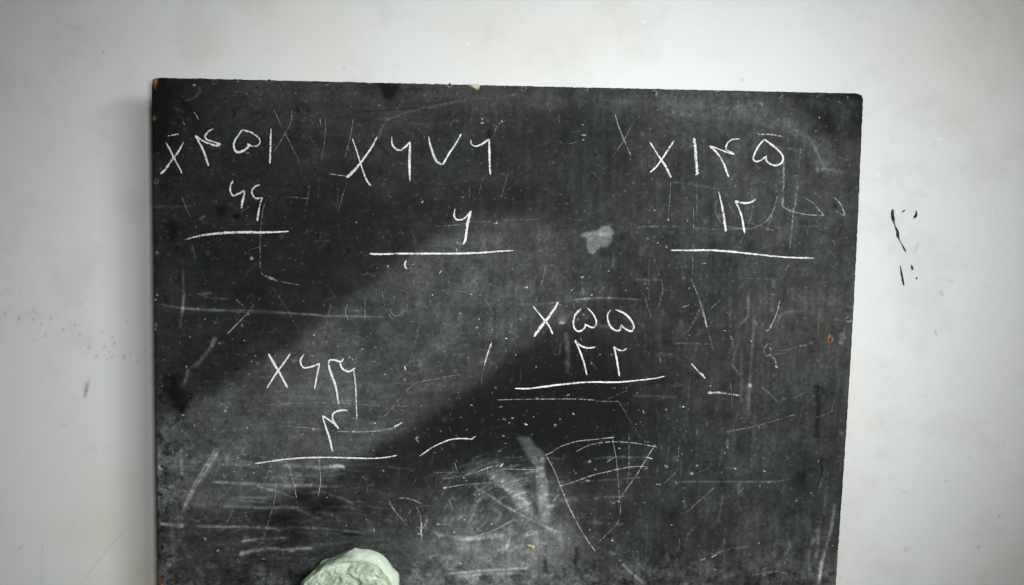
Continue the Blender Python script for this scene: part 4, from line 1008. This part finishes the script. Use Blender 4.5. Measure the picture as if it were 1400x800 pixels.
# --- loose flecks, splashes and chips of chalk: too many and small to count
def flecks():
    V, F, C, D = [], [], [], []
    r = random.Random(99)
    spots = []
    for i in range(980):
        x = r.uniform(215, 1150)
        y = 130 + 660 * math.sqrt(r.random())
        if x > 960 and r.random() < .55: continue
        q = r.random()
        spots.append((x, y, .5 + 1.3 * q ** 6, r.uniform(.6, 2.6), r.uniform(0, 3.14), r.uniform(.12, .42) if r.random() < .86 else r.uniform(.5, .9)))
    big = [(s(E_, (615, 493)), 3.2, .8), (s(E_, (513, 628)), 2, .5), (s(E_, (1187, 296)), 2, .6), (s(F_, (690, 78)), 2.4, .5), (s(F_, (470, 105)), 1.8, .8), (s(F_, (895, 275)), 2.4, .4),
           (s(F_, (1345, 517)), 2.4, 1), (s(F_, (1040, 572)), 1.6, 1), (s(F_, (735, 610)), 1.8, .7), (s(F_, (785, 615)), 2.4, .6), (s(F_, (1005, 745)), 2.4, .6), (s(F_, (677, 715)), 1.7, .7), (s(F_, (282, 457)), 1.6, .8), (s(F_, (768, 790)), 2.2, .7),
           (s(C_, (150, 380)), 3, .75), (s(C_, (150, 405)), 1.8, .8), (s(C_, (147, 323)), 1.6, .6), (s(B, (797, 290)), 1.4, .9), (s(B, (797, 313)), 2.6, .9), (s(C_, (424, 641)), 2, .5), (s(C_, (478, 646)), 2.2, .4), (s(C_, (376, 686)), 1.7, .5),
           (s(G_, (557, 328)), 1.6, .95), (s(G_, (502, 306)), 1.5, .6), (s(G_, (290, 482)), 1.6, .8), (s(G_, (605, 352)), 1.8, .6), (s(G_, (697, 520)), 2.2, .5), (s(G_, (730, 575)), 2, .5), (s(G_, (540, 425)), 2, .45), (s(G_, (487, 552)), 3, .5), (s(G_, (382, 587)), 2.2, .6), (s(G_, (1095, 440)), 2, .55), (s(G_, (615, 203)), 1.4, .9), (s(G_, (540, 150)), 1.5, .7),
           (s(I_, (563, 180)), 3, .65), (s(I_, (597, 118)), 3, .6), (s(I_, (415, 162)), 3, .5), (s(I_, (442, 278)), 3, .5), (s(I_, (278, 243)), 2, .65), (s(I_, (511, 255)), 2.2, .6), (s(I_, (575, 264)), 2, .7), (s(I_, (223, 272)), 2, .5), (s(I_, (650, 388)), 2.4, .6), (s(I_, (617, 378)), 2, .6), (s(I_, (635, 348)), 1.8, .6), (s(I_, (958, 233)), 1.6, .9), (s(I_, (1222, 310)), 2, .7), (s(I_, (1293, 302)), 2.6, .6), (s(I_, (952, 347)), 2.6, .65), (s(I_, (1025, 272)), 1.6, .6),
           (s(I_, (470, 648)), 3.6, .8), (s(I_, (450, 610)), 3, .6), (s(I_, (440, 555)), 2.4, .5), (s(I_, (303, 725)), 2.8, .8), (s(I_, (240, 670)), 1.8, .9), (s(I_, (955, 747)), 3, .8), (s(I_, (895, 777)), 3.2, .6), (s(I_, (1172, 760)), 2.6, .95), (s(I_, (1193, 725)), 2.4, .5), (s(I_, (763, 625)), 2.6, .5), (s(I_, (1290, 715)), 1.2, .95), (s(I_, (411, 750)), 1.2, .9), (s(I_, (592, 740)), 1.2, .9), (s(I_, (1170, 688)), 2.4, .5), (s(I_, (1345, 447)), 2, .5),
           (s(J_, (768, 192)), 2.2, .7), (s(J_, (980, 340)), 2, .6), (s(J_, (1095, 578)), 3, .65), (s(J_, (870, 520)), 3, .45), (s(J_, (900, 625)), 3, .55), (s(J_, (918, 693)), 3.2, .6), (s(J_, (965, 687)), 1.8, .7), (s(J_, (945, 713)), 1.6, .6), (s(J_, (738, 617)), 2, .6), (s(J_, (1195, 725)), 2.4, .5), (s(J_, (915, 785)), 2.6, .75), (s(J_, (440, 795)), 2.8, .75), (s(J_, (1092, 408)), 1.6, .7), (s(J_, (1037, 722)), 1.8, .9), (s(J_, (360, 645)), 2, .5), (s(J_, (265, 447)), 1.8, .6), (s(J_, (372, 475)), 2, .55), (s(J_, (210, 715)), 1.2, 1), (s(J_, (1235, 168)), 2.4, .8),
           (s(K_, (475, 387)), 2.6, .55), (s(K_, (522, 338)), 2, .55), (s(K_, (600, 522)), 2.4, .5), (s(K_, (348, 560)), 2.4, .6), (s(K_, (725, 550)), 1.8, .55), (s(K_, (883, 640)), 2.2, .6), (s(K_, (977, 625)), 1.5, .9), (s(K_, (1340, 505)), 3, .4), (s(K_, (400, 148)), 2.6, .5), (s(K_, (430, 122)), 2, .6), (s(K_, (113, 720)), 1.8, .8), (s(K_, (275, 725)), 2.6, .55), (s(K_, (158, 680)), 1.4, .7),
           (s(L_, (510, 267)), 1.5, .8), (s(L_, (363, 208)), 1.6, .7), (s(L_, (685, 578)), 2.2, .6), (s(L_, (287, 511)), 1.5, .7), (s(L_, (537, 172)), 1.5, .6), (s(L_, (968, 148)), 2.4, .45), (s(L_, (135, 625)), 1.8, .8),
           (s(M_, (362, 547)), 2.8, .8), (s(M_, (432, 611)), 2.2, 1), (s(M_, (462, 198)), 2.6, .6), (s(M_, (725, 225)), 2.8, .6), (s(M_, (718, 178)), 2.4, .6), (s(M_, (602, 140)), 2, .7), (s(M_, (573, 560)), 4, .5), (s(M_, (568, 628)), 3.6, .55), (s(M_, (680, 657)), 3, .55), (s(M_, (260, 88)), 1.4, .8), (s(M_, (540, 103)), 1.5, .8), (s(M_, (790, 148)), 2.8, .65), (s(M_, (1227, 210)), 2.6, .55), (s(M_, (1190, 175)), 3.2, .35), (s(M_, (1337, 175)), 2, .7), (s(M_, (628, 185)), 1.6, .7), (s(M_, (520, 180)), 1.5, .7), (s(M_, (427, 480)), 3, .6),
           (s(N_, (893, 67)), 2.4, .6), (s(N_, (590, 268)), 2, .95), (s(N_, (907, 233)), 1.7, 1), (s(N_, (697, 212)), 1.4, .9), (s(N_, (645, 511)), 1.5, .95), (s(N_, (848, 467)), 1.6, .8), (s(N_, (205, 497)), 2, .7), (s(N_, (640, 738)), 3, .6), (s(N_, (553, 468)), 2.2, .8), (s(N_, (700, 443)), 1.6, .8), (s(N_, (780, 303)), 1.6, .8), (s(N_, (1095, 207)), 1.9, .8), (s(N_, (665, 578)), 3.4, .4), (s(N_, (1375, 228)), 2.4, .6),
           (s(O_, (463, 124)), 3.2, .7), (s(O_, (453, 229)), 3, .65), (s(O_, (497, 168)), 2, .6), (s(O_, (775, 160)), 3, .6), (s(O_, (880, 149)), 3.4, .75), (s(O_, (945, 118)), 2.8, .65), (s(O_, (949, 95)), 2.4, .6), (s(O_, (1051, 148)), 2.6, .65), (s(O_, (1020, 191)), 3.6, .75), (s(O_, (940, 240)), 3, .65), (s(O_, (765, 348)), 3, .6), (s(O_, (597, 349)), 3, .5), (s(O_, (625, 345)), 2.6, .75), (s(O_, (500, 328)), 3, .45), (s(O_, (628, 468)), 4, .35), (s(O_, (672, 515)), 4, .38), (s(O_, (632, 664)), 2.2, .65), (s(O_, (465, 497)), 1.5, .8), (s(O_, (590, 557)), 1.8, .7), (s(O_, (913, 472)), 1.8, .6), (s(O_, (980, 342)), 2, .65), (s(O_, (845, 250)), 2, .7), (s(O_, (985, 270)), 2.4, .4), (s(O_, (628, 52)), 1.6, .7), (s(O_, (1220, 48)), 2, .6), (s(O_, (1203, 78)), 1.2, .8), (s(O_, (1260, 163)), 1.5, .9), (s(O_, (1148, 715)), 1.4, .8),
           (s(P_, (580, 177)), 1.7, .85), (s(P_, (555, 257)), 2.2, .6), (s(P_, (835, 295)), 2.4, .55), (s(P_, (885, 455)), 2, .5), (s(P_, (575, 105)), 2, .45), (s(P_, (755, 338)), 1.4, .7), (s(P_, (550, 570)), 1.2, .8), (s(P_, (690, 678)), 1.4, .7), (s(P_, (955, 585)), 1.4, .7), (s(P_, (970, 632)), 2.2, .45), (s(P_, (775, 565)), 3, .3), (s(P_, (455, 282)), 2.4, .35),
           (s(A, (303, 105)), 2.6, .85), (s(A, (540, 85)), 2.4, .6), (s(A, (350, 55)), 2, .8), (s(A, (855, 150)), 1.8, .5), (s(A, (597, 476)), 2.6, .55), (s(A, (592, 153)), 1.2, .7), (s(A, (518, 517)), 3, .3), (s(A, (1258, 97)), 2.2, .6),
           (s(D_, (642, 283)), 1.4, .9), (s(D_, (795, 172)), 1.6, .6), (s(D_, (325, 215)), 2.2, .5), (s(D_, (630, 170)), 2, .5), (s(D_, (680, 332)), 2, .4), (s(D_, (700, 495)), 2.4, .3), (s(D_, (183, 657)), 1.4, .7), (s(E_, (100, 462)), 3, .6), (s(E_, (92, 718)), 2.4, .6), (s(I_, (93, 40)), 2.2, .7), (s(I_, (90, 200)), 2, .6), (s(M_, (120, 125)), 2.2, .7), (s(M_, (130, 465)), 4, .6), (s(M_, (95, 657)), 2, .6)]
    for p, rad, den in big:
        spots.append((p[0][0], p[0][1], rad * .82, r.uniform(1.0, 2.4), r.gauss(0, .5), den * (.74 if rad > 2.1 else .9)))
    for (x, y, rad, asp, ang, den) in spots:
        n = 8
        b = len(V)
        ca, sa = math.cos(ang), math.sin(ang)
        lift = 0.0013 + r.uniform(0, .0003)
        den = den * den * .9
        V.append(unproject(x, y, BOARD_Y - lift - .0002)); C.append(1.0); D.append(den)
        for k in range(n):
            t = 2 * math.pi * k / n
            rr = rad * r.uniform(.6, 1.25)
            u, v = rr * math.cos(t) * math.sqrt(asp), rr * math.sin(t) / math.sqrt(asp)
            V.append(unproject(x + u * ca - v * sa, y + u * sa + v * ca, BOARD_Y - lift)); C.append(.40 if rad > 1.5 else .75); D.append(den)
        for k in range(n):
            F.append((b, b + 1 + (k + 1) % n, b + 1 + k))
    o = mesh_obj('chalk_flecks', V, F, M_CHALK, panel)
    attr(o.data, 'cover', C); attr(o.data, 'chalk_load', D)
    o.matrix_parent_inverse = panel.matrix_world.inverted()
    o['kind'] = 'stuff'
    return o


flecks()


# --- nails along the top edge and down the left, each a small sunk dome in a dimple
def nail_mesh():
    bm = bmesh.new()
    prof = [(0.0, -.0010), (.0012, -.0009), (.0019, -.0004), (.0022, .0006)]
    n = 12
    rings = []
    c = bm.verts.new((0, prof[0][1], 0))
    for rr, y in prof[1:]:
        rings.append([bm.verts.new((rr * math.cos(2 * math.pi * k / n), y, rr * math.sin(2 * math.pi * k / n))) for k in range(n)])
    for k in range(n):
        bm.faces.new((c, rings[0][k], rings[0][(k + 1) % n]))
        for a, b in zip(rings, rings[1:]):
            bm.faces.new((a[k], b[k], b[(k + 1) % n], a[(k + 1) % n]))
    bmesh.ops.recalc_face_normals(bm, faces=bm.faces)
    me = bpy.data.meshes.new('nail'); bm.to_mesh(me); bm.free()
    me.materials.append(M_NAIL)
    return me


NAIL = nail_mesh()
for x, y in NAILS:
    o = bpy.data.objects.new('nail', NAIL)
    COL.objects.link(o)
    o.parent = board
    p = unproject(x, y)
    o.location = Vector(p) - board.location

# chipped filler on the top edge and two splinters low down
def lump(name, pts, mat, label, depth=.0035):
    V = [unproject(x, y, BOARD_Y - .0008) for x, y in pts]
    n = len(V)
    c = np.mean(V, 0); c[1] -= depth
    r = random.Random(n)
    inner = [v * .5 + c * .5 + np.array([0, -r.uniform(0, .5) * depth, 0]) for v in V]
    B = [v + np.array([0, .002, 0]) for v in V]
    vs = V + inner + B + [c]
    F = [(i, (i + 1) % n, n + (i + 1) % n, n + i) for i in range(n)] + [(n + i, n + (i + 1) % n, 3 * n) for i in range(n)] + [(i, 2 * n + i, 2 * n + (i + 1) % n, (i + 1) % n) for i in range(n)]
    o = mesh_obj(name, vs, F, mat, board)
    o.matrix_parent_inverse = board.matrix_world.inverted()
    o['label'] = label
    return o


lump('filler_chip', s(B, (718, 98), (740, 104), (765, 97), (785, 106), (780, 128), (765, 132), (745, 122), (728, 112)), M_BONE, 'pale chipped filler on the top edge')
M_SPL = simple('pale_splinter', (0.62, 0.60, 0.36), 0.8, 0.2, (0.30, 0.26, 0.12), 300)
lump('splinter', s(N_, (1042, 578), (1060, 580), (1080, 584), (1085, 592), (1076, 606), (1066, 594), (1048, 588)), M_SPL, 'pale yellow splinter', .002)
M_RUST = simple('rusty_scrape', (0.34, 0.26, 0.20), 0.9, 0.1, (0.10, 0.08, 0.07), 300)
lump('scrape', s(N_, (500, 650), (515, 636), (535, 628), (550, 632), (538, 642), (520, 648), (512, 658)), M_RUST, 'small brownish scrape', .001)


# --- back battens that hold it off the wall and the ledge under it
def box_obj(name, x0, x1, y0, y1, z0, z1, mat, parent, bev=.002, label=None):
    bm = bmesh.new()
    bmesh.ops.create_cube(bm, size=1)
    for v in bm.verts:
        v.co = Vector((x0 if v.co.x < 0 else x1, y0 if v.co.y < 0 else y1, z0 if v.co.z < 0 else z1))
    bmesh.ops.bevel(bm, geom=bm.edges[:], offset=bev, segments=2, affect='EDGES')
    me = bpy.data.meshes.new(name); bm.to_mesh(me); bm.free()
    me.materials.append(mat)
    o = bpy.data.objects.new(name, me); COL.objects.link(o)
    o.parent = parent; o.matrix_parent_inverse = parent.matrix_world.inverted()
    if label: o['label'] = label
    return o


yb = BOARD_Y + THICK
for x in (-.40, .40):
    box_obj('batten', x - .025, x + .025, yb, WALL_Y - 0.0012, ZB + .03, ZT - .06, M_WOOD, board)
FOAM_BOTTOM = unproject(480, 893, BOARD_Y - .02)[2]
box_obj('chalk_ledge', -.58, .58, BOARD_Y - .085, BOARD_Y - .0005, FOAM_BOTTOM - .020, FOAM_BOTTOM, M_WOOD, board, .003)


# ------------------------------------------------------------------ foam eraser
def hash_id(p):
    return (math.sin(p[0] * 12.99 + p[2] * 78.23) * 43758.5) % 1.0 * 10


def build_foam():
    back_px = [(413, 796), (421, 787), (430, 779), (440, 769), (452, 763), (463, 758), (476, 752.5), (485, 749.5), (494, 750.5), (503, 751), (516, 755), (523, 759.5), (530, 766), (537, 776), (541, 780), (545, 784), (545, 800),
               (546, 825), (541, 860), (521, 885), (480, 893), (440, 887), (418, 862), (408, 832), (408, 810)]
    front_px = [(415, 798), (424, 790), (432, 784), (441, 778), (452, 772), (460, 769), (468, 767.5), (478, 767), (488, 767), (496, 768), (503, 769), (510, 771.5), (515, 774), (520, 778.5), (524, 784), (529, 790), (533, 796), (536, 803),
                (537, 830), (530, 862), (512, 881), (480, 888), (445, 881), (424, 858), (414, 832), (412, 812)]
    yb_, yf = BOARD_Y - .002, BOARD_Y - .056
    cb = unproject(482, 830, yb_); cf = unproject(482, 830, yf)
    n = 260

    def polar(px, y, c):
        P = np.array([unproject(a, b, y) for a, b in px]) - c
        ang = np.arctan2(P[:, 2], P[:, 0]); rad = np.hypot(P[:, 0], P[:, 2])
        o = np.argsort(ang); ang, rad = ang[o], rad[o]
        t = np.linspace(-math.pi, math.pi, n, endpoint=False)
        return t, np.interp(t, np.concatenate([ang - 2 * math.pi, ang, ang + 2 * math.pi]), np.tile(rad, 3))
    t, rb = polar(back_px, yb_, cb)
    _, rf = polar(front_px, yf, cf)
    V, worn = [], []
    rows = []
    for dpt in np.linspace(0, 1, 34):
        row = []
        e = dpt ** 1.6
        for k in range(n):
            c = cb * (1 - dpt) + cf * dpt
            rr = rb[k] * (1 - e) + rf[k] * e
            rr *= 1 + .018 * math.sin(dpt * math.pi)
            p = Vector((c[0] + rr * math.cos(t[k]), c[1], c[2] + rr * math.sin(t[k])))
            nn = mnoise.fractal(p * 60, .8, 2.1, 5) * .0011 + mnoise.noise(p * 26) * .0016
            # the left flank is torn like the front
            left = max(0.0, min(1.0, (-math.cos(t[k]) + .12) * 3))
            nn += left * (mnoise.noise(p * 60) * .0028 + mnoise.fractal(p * 120, .8, 2, 4) * .0012)
            d = Vector((math.cos(t[k]), 0, math.sin(t[k])))
            p = p + d * nn * math.sin(min(1, dpt * 4) * 1.57)
            row.append(len(V)); V.append(p)
            w = max(left * .9, max(0, (dpt - .93) / .07))
            w += .10 * (mnoise.noise(p * 90) + .4)
            worn.append(min(1, max(0, w)))
        rows.append(row)
    for sc in np.linspace(.985, .02, 64):
        row = []
        for k in range(n):
            rr = rf[k] * sc
            p = Vector((cf[0] + rr * math.cos(t[k]), cf[1], cf[2] + rr * math.sin(t[k])))
            q = Vector((p.x * 44, 3.1, p.z * 34))
            warp = Vector((mnoise.noise(p * 45), 0, mnoise.noise(p * 45 + Vector((9, 2, 5))))) * 1.1
            v1, v1pts = mnoise.voronoi(q + warp)
            v1p = v1pts[0]
            v2, v2pts = mnoise.voronoi((q + warp) * 2.6)
            v2p = v2pts[0]
            hv = hash_id(v1p) / 10
            h2 = hash_id(v2p) / 10
            fl = min(1, (v1[1] - v1[0]) / .05)                 # flakes: flat tilted plates with steep broken sides
            h = (hv - .45) * .0105 * fl - .0030 * (1 - fl) + (q.x - v1p[0]) * (hv - .5) * .006 * fl + (q.z - v1p[2]) * (h2 - .4) * .006 * fl
            h += (h2 - .5) * .0042 * min(1, (v2[1] - v2[0]) / .12)
            h += .0026 * mnoise.fractal(p * 85, .7, 2.1, 6)
            pit = mnoise.voronoi(p * 130)[0][0]
            h -= .0050 * max(0, .26 - pit) / .26 * (mnoise.noise(p * 25) > -.05)
            h -= .004 * max(0, sc - .86) / .14 * (1 if sc > .86 else 0)
            edge = min(1, (1 - sc) * 14)
            p.y -= h * edge
            p.y -= .006 * (1 - sc * sc)
            row.append(len(V)); V.append(p)
            worn.append(max(0, min(1, .78 + .35 * (h2 - .5) + .35 * mnoise.noise(p * 50) + .2 * mnoise.noise(p * 160))))
        rows.append(row)
    F = []
    for a, b in zip(rows, rows[1:]):
        for k in range(n):
            F.append((a[k], b[k], b[(k + 1) % n], a[(k + 1) % n]))
    F.append(tuple(rows[-1])); F.append(tuple(rows[0][::-1]))
    base = Vector((cb[0], (yb_ + yf) / 2, FOAM_BOTTOM))
    zmin = min(v.z for v in V)
    # flatten what sits on the ledge
    for v in V:
        if v.z < FOAM_BOTTOM + .0004:
            v.z = FOAM_BOTTOM + .0004
    o = mesh_obj('foam_eraser', [v - base for v in V], F, M_FOAM, None, True)
    bm = bmesh.new(); bm.from_mesh(o.data); bmesh.ops.recalc_face_normals(bm, faces=bm.faces); bm.to_mesh(o.data); bm.free()
    attr(o.data, 'worn', worn)
    o.location = base
    tag(o, 'torn lump of pale green foam used as an eraser, leaning on the blackboard', 'eraser')
    return o


build_foam()
